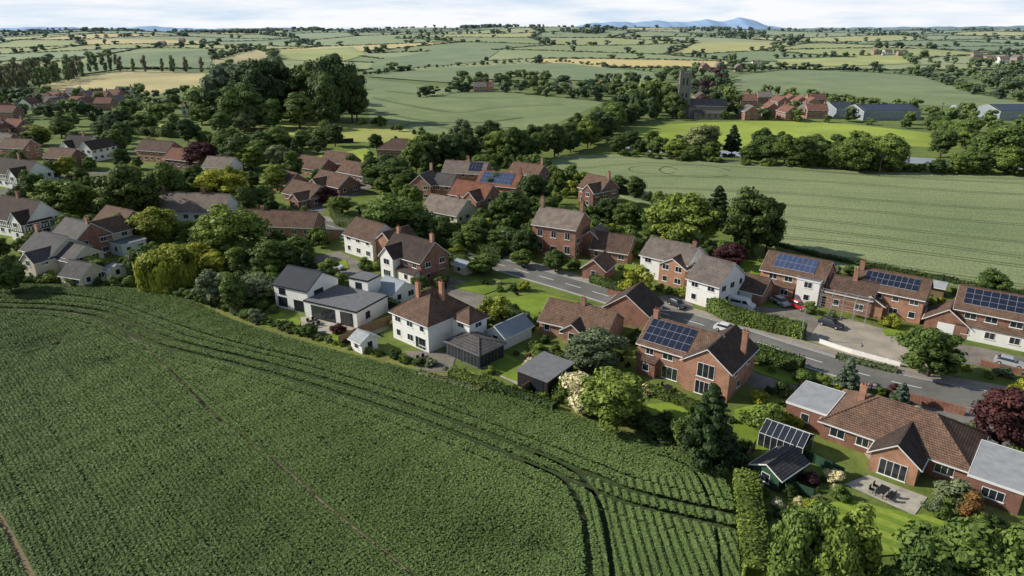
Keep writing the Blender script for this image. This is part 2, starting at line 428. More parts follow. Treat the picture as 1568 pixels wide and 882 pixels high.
def treemesh(kind,seed,lod=0):
    rng=np.random.default_rng(seed); H=10.
    if kind=='broad':
        K=60 if lod==0 else 11
        D=unit(rng,K); rr=rng.random(K)**(1/2.6)
        ex,ey=rng.uniform(.82,1.18,2)
        cl=[]
        for d,r in zip(D,rr):
            x,y,z=d*r*np.array([3.2*ex,3.2*ey,3.9]); z=5.2+z+.4*math.sin(3*x+seed)
            s=1-.35*max(0,(z-6.5)/3.2)
            cl.append((x*s,y*s,max(z,1.5),rng.uniform(.65,1.45) if lod==0 else rng.uniform(1.4,2.3)))
        V,Q,S=assemble(cl,130 if lod==0 else 26,.25 if lod==0 else .62,rng,core=.74 if lod==0 else .82,cs=CS3 if lod==0 else CS2)
        limbs=[tuple(c[:3]) for c in cl[:7]]; rad=.34; top=6.5
    elif kind=='conifer':
        cl=[]
        for i in range(60 if lod==0 else 12):
            t=(i+rng.random())/(60 if lod==0 else 12); z=1.0+8.4*t; rad_=(1-t)**.85*3.6+.25
            a=i*2.4+rng.random(); q=rad_*rng.uniform(.55,.95)
            cl.append((math.cos(a)*q,math.sin(a)*q,z,(.40+.7*(1-t)) if lod==0 else 1.3*(1-t)+.6))
        for t in np.linspace(0,1,9): cl.append((0,0,1.2+8.3*t,(1-t)*1.7+.3))
        V,Q,S=assemble(cl,110 if lod==0 else 14,.24 if lod==0 else .5,rng,flat=.5,cs=CS3 if lod==0 else CS2)
        limbs=[];rad=.28;top=9
    elif kind=='poplar':
        cl=[]
        K=46 if lod==0 else 8
        for i in range(K):
            t=(i+rng.random())/K; z=1.6+8*t; e=1.9*math.sin(math.pi*min(1,.12+t*.85))**.6
            a=rng.random()*6.28; q=e*rng.random()**.5
            cl.append((math.cos(a)*q,math.sin(a)*q,z,rng.uniform(.6,1.05) if lod==0 else 1.4))
        V,Q,S=assemble(cl,120 if lod==0 else 20,.22 if lod==0 else .6,rng,flat=1.25,cs=CS3 if lod==0 else CS2)
        limbs=[];rad=.25;top=8
    elif kind=='willow':
        cl=[]
        for i in range(40):
            a=rng.random()*6.28;q=3.2*rng.random()**.5; z=8.7-(q/3.3)**2*3.2+rng.uniform(-.5,.4)
            cl.append((math.cos(a)*q,math.sin(a)*q,z,rng.uniform(.9,1.4)))
        V,Q,S=assemble(cl,60,.26,rng)
        n=4200; a=rng.random(n)*6.28; strand=np.round(a*14)/14+rng.normal(0,.035,n); q=3.9+.5*np.sin(strand*9)+rng.uniform(-.7,.2,n)
        top=6.8+.8*np.sin(strand*5+1); z=top-rng.random(n)**.8*(top-.5-.5*np.sin(strand*13))
        P=np.stack([np.cos(strand)*q,np.sin(strand)*q,z],1)
        Dn=np.stack([np.cos(strand),np.sin(strand),np.full(n,.25)],1)+.35*unit(rng,n); Dn/=np.linalg.norm(Dn,axis=1)[:,None]
        T=np.tile(np.array([0,0,1.]),(n,1))+.2*unit(rng,n); B=np.cross(Dn,T); s=rng.uniform(.35,.7,(n,1))
        V2=np.stack([P+T*s,P+B*s*.28,P-T*s,P-B*s*.28],1).reshape(-1,3); Q2=np.arange(n*4).reshape(-1,4)+len(V)
        cV=CS3[0]*np.array([3.3,3.3,3.0])+np.array([0,0,4.4])
        Q3=CS3[1]+len(V)+len(V2)
        V=np.concatenate([V,V2,cV]);Q=np.concatenate([Q,Q2,Q3]);S=np.concatenate([S,np.clip(.5+.35*np.sin(strand*7)+rng.uniform(-.2,.2,n),.05,1),np.full(len(Q3),.12)])
        limbs=[];rad=.4;top=7
    elif kind=='bush':
        K=22 if lod==0 else 4
        cl=[]
        for i in range(K):
            d=unit(rng,1)[0]; d[2]=abs(d[2]); r=rng.random()**.4
            x,y,z=d*r*np.array([3.4,3.4,6.2]); cl.append((x,y,z+1.6,rng.uniform(1.1,2.1)))
        V,Q,S=assemble(cl,95 if lod==0 else 12,.38 if lod==0 else 1.0,rng,cs=CS3 if lod==0 else CS2)
        limbs=[];rad=.3;top=3
    zs=10/ V[:,2].max(); xs=10/(np.percentile(V[:,0],99.7)-np.percentile(V[:,0],.3))
    mi=np.zeros(len(Q),int)
    sc=np.array([xs,xs,zs]); V=V*sc
    if lod==0 or kind=='poplar':
        TV,TQ=trunkpart(H,rad,[(l[0]*xs,l[1]*xs,l[2]*zs) for l in limbs],rng,top*zs)
        Q=np.concatenate([Q,TQ+len(V)]); V=np.concatenate([V,TV]); mi=np.concatenate([mi,np.ones(len(TQ),int)]); S=np.concatenate([S,np.full(len(TQ),.5)])
    return V,Q,mi,S
PROTO={}
for kind,nv in (('broad',9),('conifer',3),('poplar',3),('willow',1),('bush',5)):
    L=[]
    for i in range(nv):
        V,Q,mi,S=treemesh(kind,100+i*7)
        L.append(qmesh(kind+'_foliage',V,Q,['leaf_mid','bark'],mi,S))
    PROTO[kind]=L
LOW={}
for kind,nv in (('broad',6),('conifer',2),('poplar',2),('bush',4)):
    LOW[kind]=[treemesh(kind,300+i*5,1) for i in range(nv)]
TK={'O':('broad','leaf_mid','broadleaf_tree'),'D':('broad','leaf_dark','oak_tree'),'L':('broad','leaf_light','lime_tree'),'Y':('broad','leaf_yellow','golden_ash_tree'),
    'W':('willow','leaf_yellow','willow_tree'),'C':('conifer','leaf_conifer','conifer_tree'),'P':('poplar','leaf_mid','poplar_tree'),'B':('broad','leaf_copper','copper_beech_tree'),
    'G':('broad','leaf_pale','whitebeam_tree'),'K':('poplar','leaf_dark','cypress_tree'),'U':('conifer','leaf_blue','blue_spruce_tree'),'N':('poplar','leaf_brown','poplar_tree'),
    'V':('willow','leaf_light','willow_tree'),'p':('poplar','leaf_light','poplar_tree'),
    'b':('bush','leaf_mid','garden_shrub'),'d':('bush','leaf_dark','garden_shrub'),'l':('bush','leaf_light','garden_shrub'),'y':('bush','leaf_yellow','golden_shrub'),
    'g':('bush','leaf_pale','garden_shrub'),'x':('bush','blossom','flowering_shrub'),'r':('bush','leaf_rust','rust_shrub'),'c':('bush','leaf_copper','copper_shrub')}
FAR={}
def tree(k,x,y,h,w,far=None):
    kind,mat,name=TK[k]
    if far is None: far=math.hypot(x,y)>430
    if far:
        FAR.setdefault((kind if kind!='willow' else 'broad',mat),[]).append((x,y,terr(x,y),h,w)); return
    me=R.choice(PROTO[kind]); o=obj(name,me,loc=(x,y,terr(x,y)-.05),rz=R.random()*6.28)
    o.scale=(w/10,w/10*R.uniform(.9,1.1),h/10)
    o.material_slots[0].link='OBJECT'; o.material_slots[0].material=MATS[mat]
def T(k,u,vb,vt,wp):
    x,y=G(u,vb); z=terr(x,y); d=depth(x,y)
    # the visible foot of a crown is its near edge, so the trunk stands half a crown further back
    w=wp/FP*d
    y2=y+w*.3; x2=x*y2/y
    tree(k,x2,y2,max(1,hgt(y2,vt,z)),w*1.03)
def hedge(pts,w,h,mat='leaf_mid',world=False,name='hedge',ls=.17,dens=16,wob=.12):
    P=pts if world else GL(pts)
    P=resamp(P,.8)
    if len(P)<2: return
    A=offs(P,-w/2);B=offs(P,w/2);rng=RNG
    Vs=[];Qs=[];Sh=[]
    n=len(P); hh=h*(1+wob*np.array([math.sin(i*.9)+math.sin(i*.37+1) for i in range(n)])*.6)
    P=np.array(P);A=np.array(A);B=np.array(B);C=(A+B)/2
    iw=.86
    for i in range(n):
        z0=terr(*P[i])
        a=C[i]+(A[i]-C[i])*iw; b=C[i]+(B[i]-C[i])*iw
        Vs+=[(a[0],a[1],z0),(a[0],a[1],z0+hh[i]*.93),(b[0],b[1],z0+hh[i]*.93),(b[0],b[1],z0)]
    for i in range(n-1):
        k=4*i
        for a in range(3): Qs.append((k+a,k+a+1,k+4+a+1,k+4+a))
    Qs.append((0,1,2,3)); Qs.append((4*(n-1)+3,4*(n-1)+2,4*(n-1)+1,4*(n-1)))
    Sh=[.22]*len(Qs)
    length=.8*(n-1); N=int(length*(2*h+w)*dens)
    i=rng.integers(0,n-1,N); t=rng.random(N)[:,None]; s=rng.random(N)*(2*h+w)
    c=C[i]*(1-t)+C[i+1]*t; aa=A[i]*(1-t)+A[i+1]*t; lat=(aa-c)/(w/2)
    H_=hh[i]
    side=np.where(s<h,-1,np.where(s<h+w,0,1))
    off=np.where(side==-1,w/2,np.where(side==1,-w/2,(s-h-w/2)))
    zz=np.where(side==-1,s/h*H_,np.where(side==1,(s-h-w)/h*H_,H_))
    pos=np.concatenate([c+lat*off[:,None],zz[:,None]],1)
    nor=np.concatenate([lat*np.where(side==-1,1.,np.where(side==1,-1.,0.))[:,None],(side==0).astype(float)[:,None]+.2],1)
    nor=nor+.6*unit(rng,N); nor/=np.linalg.norm(nor,axis=1)[:,None]
    pos=pos+rng.normal(0,.06+wob*.25,(N,3))
    V,Q=leafquads(pos,nor,rng.uniform(.6,1.4,N)*ls,rng)
    Q=Q+len(Vs)
    sh=np.clip(.45+.25*np.sin(i*.7)+rng.uniform(-.3,.35,N),.05,1.1)
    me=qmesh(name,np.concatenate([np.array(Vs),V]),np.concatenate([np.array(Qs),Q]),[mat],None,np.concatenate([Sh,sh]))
    obj(name,me)
# ------------------------------------------------------------------ houses
FOOT=[]
def wallbox(b,side,B,c,w,z0,z1,d0,d1,m):
    x0,x1,y0,y1=B
    if side=='f': b.box(c-w/2,c+w/2,y0-d1,y0-d0,z0,z1,m)
    elif side=='b': b.box(c-w/2,c+w/2,y1+d0,y1+d1,z0,z1,m)
    elif side=='r': b.box(x1+d0,x1+d1,c-w/2,c+w/2,z0,z1,m)
    else: b.box(x0-d1,x0-d0,c-w/2,c+w/2,z0,z1,m)
def window(b,side,B,c,w,z0,h,fm=0):
    wallbox(b,side,B,c,w,z0,z0+h,-.05,.05,fm)
    wallbox(b,side,B,c,w+.2,z0-.09,z0-.005,-.05,.12,fm)
    n=max(1,round(w/.75)); pw=(w-.14-(n-1)*.07)/n
    for i in range(n):
        cc=c-w/2+.07+pw/2+i*(pw+.07)
        wallbox(b,side,B,cc,pw,z0+.07,z0+h-.07,-.04,.058,1)
def house(name,at,ang,blocks,chims=(),solar=(),wins=(),doors=(),world=False,trim='white_trim',windens=2.9):
    o=at if world else G(*at)
    z=terr(*o)
    E=obj(name,None,loc=(o[0],o[1],z),rz=math.radians(ang)); E.empty_display_size=.5
    ca,sa=math.cos(math.radians(ang)),math.sin(math.radians(ang))
    W=Buf(); TB=Buf()
    for bk in blocks:
        x0,x1=bk['x'];y0,y1=bk['y'];e=bk.get('e',5.);k=bk.get('k','g');p=math.tan(math.radians(bk.get('p',35)));r=bk.get('r','x')
        B=(x0,x1,y0,y1); z0=bk.get('z0',0)
        m=1.2; FOOT.append([(o[0]+a*ca-b_*sa,o[1]+a*sa+b_*ca) for a,b_ in((x0-m,y0-m),(x1+m,y0-m),(x1+m,y1+m),(x0-m,y1+m))])
        b=Buf()
        b.poly([(x0,y0,z0-.3),(x1,y0,z0-.3),(x1,y0,e),(x0,y0,e)]);b.poly([(x1,y0,z0-.3),(x1,y1,z0-.3),(x1,y1,e),(x1,y0,e)])
        b.poly([(x1,y1,z0-.3),(x0,y1,z0-.3),(x0,y1,e),(x1,y1,e)]);b.poly([(x0,y1,z0-.3),(x0,y0,z0-.3),(x0,y0,e),(x0,y1,e)])
        if name.startswith('half_timbered'):
            q=x0+.1
            while q<x1-.1: TB.box(q,q+.16,y0-.04,y0+.02,2.5,e-.02); q+=.8
            q=y0+.1
            while q<y1-.1: TB.box(x1-.02,x1+.04,q,q+.16,2.5,e-.02); q+=.8
            for zz in(2.3,): TB.box(x0,x1,y0-.05,y0+.02,zz,zz+.18); TB.box(x1-.02,x1+.05,y0+.05,y1,zz,zz+.18)
        rf=Buf(); oh=bk.get('oh',.4); g=.22; th=.16
        if r=='x': f=lambda a,c,zz:(a,c,zz); a0,a1,c0,c1=x0,x1,y0,y1
        else: f=lambda a,c,zz:(c,a,zz); a0,a1,c0,c1=y0,y1,x0,x1
        cm=(c0+c1)/2; zr=e+(c1-c0)/2*p; lift=.12
        if k=='g':
            b.poly([f(a0,c0,e),f(a0,c1,e),f(a0,cm,zr)]);b.poly([f(a1,c0,e),f(a1,c1,e),f(a1,cm,zr)])
            for s,cc in((-1,c0),(1,c1)):
                rf.slab([f(a0-g,cc+s*oh,e-oh*p+lift),f(a1+g,cc+s*oh,e-oh*p+lift),f(a1+g,cm,zr+lift),f(a0-g,cm,zr+lift)],th)
                q0=f(a0-g,cc+s*(oh+.01),0);q1=f(a1+g,cc+s*(oh+.12),0)
                W.box(min(q0[0],q1[0]),max(q0[0],q1[0]),min(q0[1],q1[1]),max(q0[1],q1[1]),e-oh*p-.10,e-oh*p+.04,0)
            q0=f(a0-g-.02,cm-.13,0);q1=f(a1+g+.02,cm+.13,0); rf.box(q0[0],q1[0],q0[1],q1[1],zr+.06,zr+.2)
            for aa in(a0-g-.03,a1+g):
                for s,cc in((-1,c0),(1,c1)):
                    W.slab([f(aa,cc+s*oh,e-oh*p+lift-.03),f(aa+.03,cc+s*oh,e-oh*p+lift-.03),f(aa+.03,cm,zr+lift-.03),f(aa,cm,zr+lift-.03)],.17)
        elif k=='h':
            hw=(c1-c0)/2; m0=a0+hw;m1=a1-hw
            if m1<m0: m0=m1=(a0+a1)/2
            ze=e-oh*p+lift; zt=zr+lift
            A=f(a0-oh,c0-oh,ze);Bp=f(a1+oh,c0-oh,ze);C=f(a1+oh,c1+oh,ze);D=f(a0-oh,c1+oh,ze);M=f(m0,cm,zt);N=f(m1,cm,zt)
            for q in([A,Bp,N,M],[Bp,C,N],[C,D,M,N],[D,A,M]): rf.slab(q,th)
            W.box(x0-oh-.08,x1+oh+.08,y0-oh-.08,y0-oh,ze-.2,ze-.04);W.box(x0-oh-.08,x1+oh+.08,y1+oh,y1+oh+.08,ze-.2,ze-.04)
            W.box(x0-oh-.08,x0-oh,y0-oh,y1+oh,ze-.2,ze-.04);W.box(x1+oh,x1+oh+.08,y0-oh,y1+oh,ze-.2,ze-.04)
            for q in((A,M),(Bp,N),(C,N),(D,M),(M,N)):
                if math.dist(q[0],q[1])>.1:
                    rf.cyl(q[0],q[1],.12,.12,6)
        elif k=='f':
            b.poly([(x0,y0,e),(x1,y0,e),(x1,y1,e),(x0,y1,e)])
            q=.14
            rf.box(x0-q+.05,x1+q-.05,y0-q+.05,y1+q-.05,e+.004,e+.16)
            W.box(x0-q,x1+q,y0-q,y0-q+.08,e-.1,e+.19,0);W.box(x0-q,x1+q,y1+q-.08,y1+q,e-.1,e+.19,0)
            W.box(x0-q,x0-q+.08,y0-q+.08,y1+q-.08,e-.1,e+.19,0);W.box(x1+q-.08,x1+q,y0-q+.08,y1+q-.08,e-.1,e+.19,0)
        elif k=='m':
            zz=e+(y1-y0)*p
            b.poly([(x1,y0,e),(x1,y1,e),(x1,y1,zz)]);b.poly([(x0,y0,e),(x0,y1,e),(x0,y1,zz)]);b.poly([(x0,y1,e),(x1,y1,e),(x1,y1,zz),(x0,y1,zz)])
            rf.slab([(x0-.2,y0-.3,e-.3*p+.12),(x1+.2,y0-.3,e-.3*p+.12),(x1+.2,y1+.2,zz+.2*p+.12),(x0-.2,y1+.2,zz+.2*p+.12)],.14)
        obj('walls',b.mesh('walls',[bk['w']]),E); obj('roof',rf.mesh('roof',[bk['t']]),E)
        st=bk.get('st',2 if e>4 else 1)
        for side in bk.get('win','frlb'):
            L=(x1-x0) if side in'fb' else (y1-y0); s0=x0 if side in'fb' else y0
            nn=max(1,int(L/windens))
            for s in range(st):
                zb=(.9+2.55*s) if st>1 else min(.95,e-1.5)
                for i in range(nn):
                    cc=s0+L*(i+.5)/nn
                    window(W,side,B,cc,min(1.5,L/nn*.6) if (i+s)%3 else min(1.1,L/nn*.5),zb,1.2)
    for (bi,side,c,w,zb,hh) in wins:
        bk=blocks[bi]; window(W,side,(bk['x'][0],bk['x'][1],bk['y'][0],bk['y'][1]),c,w,zb,hh)
    obj('windows',W.mesh('windows',[trim,'glass']),E)
    if TB.v: obj('timber_frame',TB.mesh('timber_frame',['dark_trim']),E)
    if doors:
        D=Buf()
        for (bi,side,c,w,hh) in doors:
            bk=blocks[bi]; BB=(bk['x'][0],bk['x'][1],bk['y'][0],bk['y'][1])
            wallbox(D,side,BB,c,w+.16,0,hh+.08,-.04,.045,1); wallbox(D,side,BB,c,w,0.02,hh,-.03,.07,0)
        obj('door',D.mesh('door',['door_wood' if doors[0][3]<1.5 else 'white_trim',trim]),E)
    if chims:
        Cb=Buf()
        for (cx,cy,zb,zt) in chims:
            Cb.box(cx-.4,cx+.4,cy-.3,cy+.3,zb,zt,0); Cb.box(cx-.47,cx+.47,cy-.37,cy+.37,zt+.002,zt+.14,0)
            for q in(-.2,.2): Cb.cyl((cx+q,cy,zt+.142),(cx+q,cy,zt+.55),.12,.10,8,1)
        obj('chimney',Cb.mesh('chimney',['brick_orange','tile_red']),E)
    if solar:
        S=Buf(); sm='solar_cell'
        for sp in solar:
            bi,side,s0,s1,t0,t1,nx,ny=sp[:8]
            if len(sp)>8: sm=sp[8]
            bk=blocks[bi];x0,x1=bk['x'];y0,y1=bk['y'];e=bk.get('e',5.);p=math.tan(math.radians(bk.get('p',35)))
            if side in'fb': hw=(y1-y0)/2
            else: hw=(x1-x0)/2
            def pt(s,t,d):
                zz=e+t*hw*p+.12+d
                if side=='f': return(s,y0+t*hw-d*p*0.6,zz)
                if side=='b': return(s,y1-t*hw+d*p*.6,zz)
                if side=='r': return(x1-t*hw+d*p*.6,s,zz)
                return(x0+t*hw-d*p*.6,s,zz)
            S.slab([pt(s0,t0,.10),pt(s1,t0,.10),pt(s1,t1,.10),pt(s0,t1,.10)],.05,1)
            ds=(s1-s0)/nx;dt=(t1-t0)/ny; gx=.025; gt=.025/hw*math.cos(math.atan(p))
            for i in range(nx):
                for j in range(ny):
                    a,b2=s0+i*ds+gx,s0+(i+1)*ds-gx; c,d=t0+j*dt+gt,t0+(j+1)*dt-gt
                    S.poly([pt(a,c,.115),pt(b2,c,.115),pt(b2,d,.115),pt(a,d,.115)],0)
        obj('solar_panels',S.mesh('solar_panels',[sm,'solar_frame']),E)
    return E
def blk(x0,x1,y0,y1,e,k='g',r='x',p=35,w='brick_red',t='tile_brown',**kw):
    d=dict(x=(x0,x1),y=(y0,y1),e=e,k=k,r=r,p=p,w=w,t=t); d.update(kw); return d
# --- detailed houses, near row
house('brick_bungalow',(1528,790),-41,[
  blk(-20,-3.6,3,13,2.7,'h',p=31,w='brick_red',t='tile_brown',win='lb'),
  blk(-13.2,-8.2,-.3,6,2.7,'g','y',p=37,w='brick_orange',t='tile_dark',win=''),
  blk(-25,-19.9,4,11.5,2.9,'f',w='brick_red',t='flat_pale',win='fl'),
  blk(-3.55,1.6,1.5,10.5,2.8,'f',w='brick_dark',t='flat_pale',win='')],
  chims=[(-17,8,2.7,6.6)],wins=[(1,'f',-10.7,3.0,.12,2.1),(0,'f',-18,1.8,.9,1.2),(0,'f',-15,1.5,.9,1.2),(0,'f',-6,2.0,1,1.1),(3,'f',-1,2.2,.9,1.2),(1,'r',2,1.0,1,1.1)])
house('brick_house',(1112,617),-38,[
  blk(-15,-3.5,1.2,9.5,4.9,'g','x',33,'brick_orange','tile_brown',win='lb'),
  blk(-7.0,0,0,10.5,4.9,'g','y',36,'brick_orange','tile_dark',win='b'),
  blk(-14.5,-11.5,.2,1.3,2.6,'m',p=20,w='brick_red',t='tile_brown',win='f')],
  chims=[(-.5,6.2,4.5,8.7),(-14.3,5.3,6,8.9)],solar=[(0,'f',-14.6,-7.2,.06,.92,7,3)],
  wins=[(1,'f',-3.5,2.6,2.9,2.2),(1,'f',-3.5,2.8,.15,2.1),(0,'f',-13,1.3,3.3,1.2),(0,'f',-10,1.7,3.3,1.2),(0,'f',-9.5,2.6,.2,2.0),(1,'r',2.6,1.0,3.2,1.1),(1,'r',7.5,1.0,3.2,1.1),(1,'r',4,1.2,.9,1.1)])
house('brick_bungalow',(930,541),-30,[
  blk(-13.5,-1,1.5,9.5,2.6,'g','x',33,'brick_orange','tile_brown',win='flb'),
  blk(-8.2,-5,0,3,2.6,'g','y',35,'brick_orange','tile_brown',win='f')],
  chims=[(-7,5.5,4,6.3)],doors=[(0,'f',-2.4,1.0,2.1)])
house('garage',(985,512),-30,[blk(-8.5,0,2,9.5,2.8,'g','y',36,'brick_red','tile_dark',win='r')])
house('white_house',(657,541),-42,[
  blk(-9.2,0,0,10,5.1,'h','x',38,'render_white','tile_brown',win='flb'),
  blk(0.01,4.0,5.5,9.6,4.9,'h','y',38,'render_white','tile_brown',win='rf')],
  chims=[(-5.8,3.2,6,10),(-2.6,5.6,7,10.2)],wins=[(0,'f',-2,2.6,.2,2.1)])
house('garden_room',(690,568),-42,[blk(-4.6,3.0,3.4,9.0,2.6,'h',p=17,w='metal_dark',t='slate',win='',oh=.3)],
  wins=[(0,'f',-2.7,3.2,.15,2.2),(0,'f',1.0,3.2,.15,2.2),(0,'r',5.5,4.0,.15,2.2)],trim='flat_felt')
house('white_garage',(772,536),-42,[blk(-4,0,0,7.0,2.4,'g','y',33,'render_white','metal_grey',win='f')])
house('summer_house',(555,543),-42,[blk(-3,0,0,3.2,2.2,'g','x',28,'render_white','flat_pale',win='fr')])
house('modern_white_house',(548,503),-27,[
  blk(-20.5,-12.2,1,9.5,4.6,'g','x',30,'render_white','metal_dark',win='',oh=.15),
  blk(-12.15,0,0,9,3.1,'f',w='render_white',t='flat_felt',win=''),
  blk(-9,-4.5,9.05,13,5.2,'f',w='render_white',t='flat_felt',win='f')],
  wins=[(0,'f',-18.6,2.2,.6,1.8),(0,'f',-18.5,1.6,3.0,1.2),(0,'f',-14.6,2.4,.3,2.1),(1,'f',-7.8,5.6,.15,2.5),(1,'f',-2.4,2.8,.15,2.5),(1,'r',3,1.2,1,1.2),(0,'r',4,2.5,2.9,1.2)],trim='dark_trim')
house('brick_house',(635,441),-40,[
  blk(-12,0,2,10,5.1,'g','x',40,'brick_red','tile_dark',win='rlb'),
  blk(-10.5,-6.5,0,6,5.1,'g','y',45,'render_white','tile_dark',win=''),
  blk(-6.0,-.5,.6,2.05,2.6,'m',p=25,w='render_white',t='tile_dark',win='f')],
  chims=[(-.6,6,6,10),(-11,6,6,9.6)],wins=[(1,'f',-8.5,1.8,3.3,1.3),(1,'f',-8.5,2.2,.7,1.4),(0,'f',-4.5,1.3,3.4,1.1),(0,'f',-2,1.3,3.4,1.1)])
house('white_garage',(603,469),-40,[blk(-5.5,0,0,6,2.4,'g','x',30,'render_white','metal_grey',win='r')])
house('white_house',(572,400),-40,[blk(-10.5,0,0,8,4.8,'g','x',37,'render_white','tile_brown',win='flb'),blk(-.2,6,1,8.5,4.8,'g','y',37,'brick_orange','tile_brown',win='r')])
house('garden_shed',(712,422),-40,[blk(-3.5,0,0,2.6,2.1,'g','x',25,'render_cream','metal_grey',win='f')])
house('black_garden_office',(838,609),-40,[blk(-5.6,0,0,6.4,2.6,'m',p=4,w='wood_dark',t='flat_felt',win='')],wins=[(0,'f',-1.8,2.0,.2,2.0)],trim='dark_trim')
house('green_shed',(1190,755),-52,[blk(-3.4,0,0,5.5,2.1,'g','y',28,'wood_green','slate',win='f')])
def ghouse(at,ang,L,W,e):
    o=G(*at); E=obj('greenhouse',None,loc=(o[0],o[1],0),rz=math.radians(ang)); b=Buf();g=Buf()
    zr=e+W*.28
    for x in np.linspace(-L,0,int(L/.75)+1):
        for (y,z0,z1) in((0,0,e),(W,0,e)): b.box(x-.025,x+.025,y-.025,y+.025,z0,z1)
        b.cyl((x,0,e),(x,W/2,zr),.025,.025,4);b.cyl((x,W,e),(x,W/2,zr),.025,.025,4)
    for y,z in((0,e),(W,e),(W/2,zr)): b.cyl((-L,y,z),(0,y,z),.04,.04,4)
    g.poly([(-L,0.03,e),(0,0.03,e),(0,W/2,zr-.03),(-L,W/2,zr-.03)]);g.poly([(-L,W-.03,e),(0,W-.03,e),(0,W/2,zr-.03),(-L,W/2,zr-.03)])
    g.box(-L+.03,-.03,.04,W-.04,.02,e-.02)
    obj('frame',b.mesh('frame',['white_trim']),E);obj('glazing',g.mesh('glazing',['glass']),E)
    FOOT.append([(o[0]-6,o[1]-3),(o[0]+4,o[1]-3),(o[0]+4,o[1]+6),(o[0]-6,o[1]+6)])
ghouse((1226,708),-41,5.5,4,2.0)
# --- across the road
house('georgian_brick_house',(880,397),-28,[
  blk(-11,0,0,9,7.2,'g','x',33,'brick_red','tile_grey',win='rlb',st=2),
  blk(.02,4,4,11,4.5,'g','y',38,'brick_red','tile_grey',win='r'),
  blk(3,12,2,9,2.8,'g','x',40,'brick_red','tile_brown',win='f')],
  chims=[(-.5,4.5,9,12.6),(-10.6,4.5,9,12.6)],wins=[(0,'f',-9,1.3,4.4,1.7),(0,'f',-5.5,1.3,4.4,1.7),(0,'f',-2,1.3,4.4,1.7),(0,'f',-9,1.5,1,1.9),(0,'f',-2,1.5,1,1.9)],doors=[(0,'f',-5.5,1.3,2.4)])
house('brick_outbuilding',(925,432),-28,[blk(-5,0,0,6.5,2.6,'g','y',38,'brick_red','tile_brown',win='f')])
house('brick_house',(1047,442),-40,[
  blk(-11,0,1,9.5,5,'g','x',33,'render_white','tile_grey',win='flb'),
  blk(-5.6,0.2,-.6,5,4.4,'g','y',30,'brick_orange','tile_brown',win='fr')],chims=[(-.8,5,6,8.6)],)
house('white_house',(1098,476),-46,[blk(-7,0,0,9.5,5,'g','x',35,'render_white','tile_grey',win='frlb'),],doors=[(0,'r',3,1.0,2.1)])
house('brick_garage',(1165,468),-40,[blk(-6.5,0,0,6,2.5,'g','x',36,'brick_orange','tile_brown',win='')],doors=[(0,'f',-3.2,2.4,2.1)])
house('brick_house',(1252,471),-38,[blk(-12,0,1.5,9.5,5,'g','x',34,'brick_orange','tile_brown',win='rlb'),blk(-4.5,-.3,.1,3,4.9,'f',w='render_white',t='flat_felt',win='f'),blk(-11.5,-5.0,.2,1.6,2.6,'m',p=22,w='brick_orange',t='tile_brown',win='f')],
  solar=[(0,'f',-10,-2.2,.2,.9,8,2,'solar_blue')],wins=[(0,'f',-9.5,1.6,3.4,1.2),(0,'f',-6.5,1.6,3.4,1.2)])
house('brick_house',(1405,501),-38,[blk(-12,0,1.5,9.5,4.9,'g','x',32,'brick_orange','tile_brown',win='rlbf'),blk(-10.5,-6,-.2,2,2.7,'g','y',30,'brick_orange','tile_brown',win='f')],
  solar=[(0,'f',-10.5,-1.5,.25,.85,9,2)],chims=[(-11.5,5,6,8.6)])
house('brick_house',(1325,494),-38,[blk(-8,0,3,9.5,3.6,'g','x',34,'brick_red','tile_brown',win='fl',st=1)],chims=[(-4,6,5,7.5)])
house('garden_shed',(1443,457),-38,[blk(-4,0,0,3,2.2,'g','x',22,'wood_fence','flat_pale',win='')])
house('brick_garage',(1478,520),-38,[blk(-6.5,0,0,6,2.4,'g','y',36,'brick_red','tile_brown',win='')],doors=[(0,'f',-3.2,2.4,2.1)])
house('brick_house',(1592,545),-36,[blk(-13,0,1.5,9.8,5,'g','x',34,'brick_red','tile_brown',win='rlb'),blk(-12.4,-2,.3,1.55,2.7,'m',p=20,w='render_white',t='tile_brown',win='f')],
  solar=[(0,'f',-12,-1,.2,.9,9,3)],wins=[(0,'f',-10.5,1.8,3.4,1.2),(0,'f',-7.5,1.8,3.4,1.2),(0,'f',-4,1.8,3.4,1.2)])
# --- village behind
def sh(name,u,v,ang,L,W,e,w,t,k='g',r='x',p=36,**kw):
    house(name,(u,v),ang,[blk(-L,0,0,W,e,k,r,p,w,t)],**kw)
sh('bungalow',700,345,-35,13,9,2.8,'render_cream','tile_grey',chims=[(-3,4.5,4,6.6)])
house('brick_house',(742,330),-35,[blk(-13,0,0,8,4.8,'g','x',40,'brick_red','tile_red'),blk(-6,-1,-2.5,4,4.6,'g','y',42,'brick_red','tile_brown')])
house('brick_house',(660,308),-20,[blk(-7,0,0,8.5,5,'g','y',40,'brick_red','slate'),blk(0.02,6,2,9,5,'g','x',38,'brick_red','slate')],chims=[(-3.5,8,8,10)])
sh('brick_house',742,288,-15,15,8.5,4.8,'brick_red','tile_grey',solar=[(0,'f',-6,-1.5,.15,.9,4,3)],chims=[(-7,4.2,6,9.5)])
sh('brick_house',790,306,-25,14,9,4.0,'brick_red','tile_red',solar=[(0,'f',-13,-2,.08,.92,9,3,'solar_blue')],chims=[(-.5,4.5,6,9)])
sh('brick_house',638,243,-10,17,11,3.6,'brick_red','tile_brown',k='h',p=32)
house('brick_house',(918,318),-50,[blk(-9,0,0,8,5,'g','x',40,'brick_dark','tile_brown'),blk(-4.5,0.01,-3,4,5,'g','y',42,'brick_dark','tile_brown')],chims=[(-.5,4,6,10)])
sh('brick_house',822,290,-35,12,8,4.5,'brick_red','tile_brown',chims=[(-.6,4,6,9.5)])
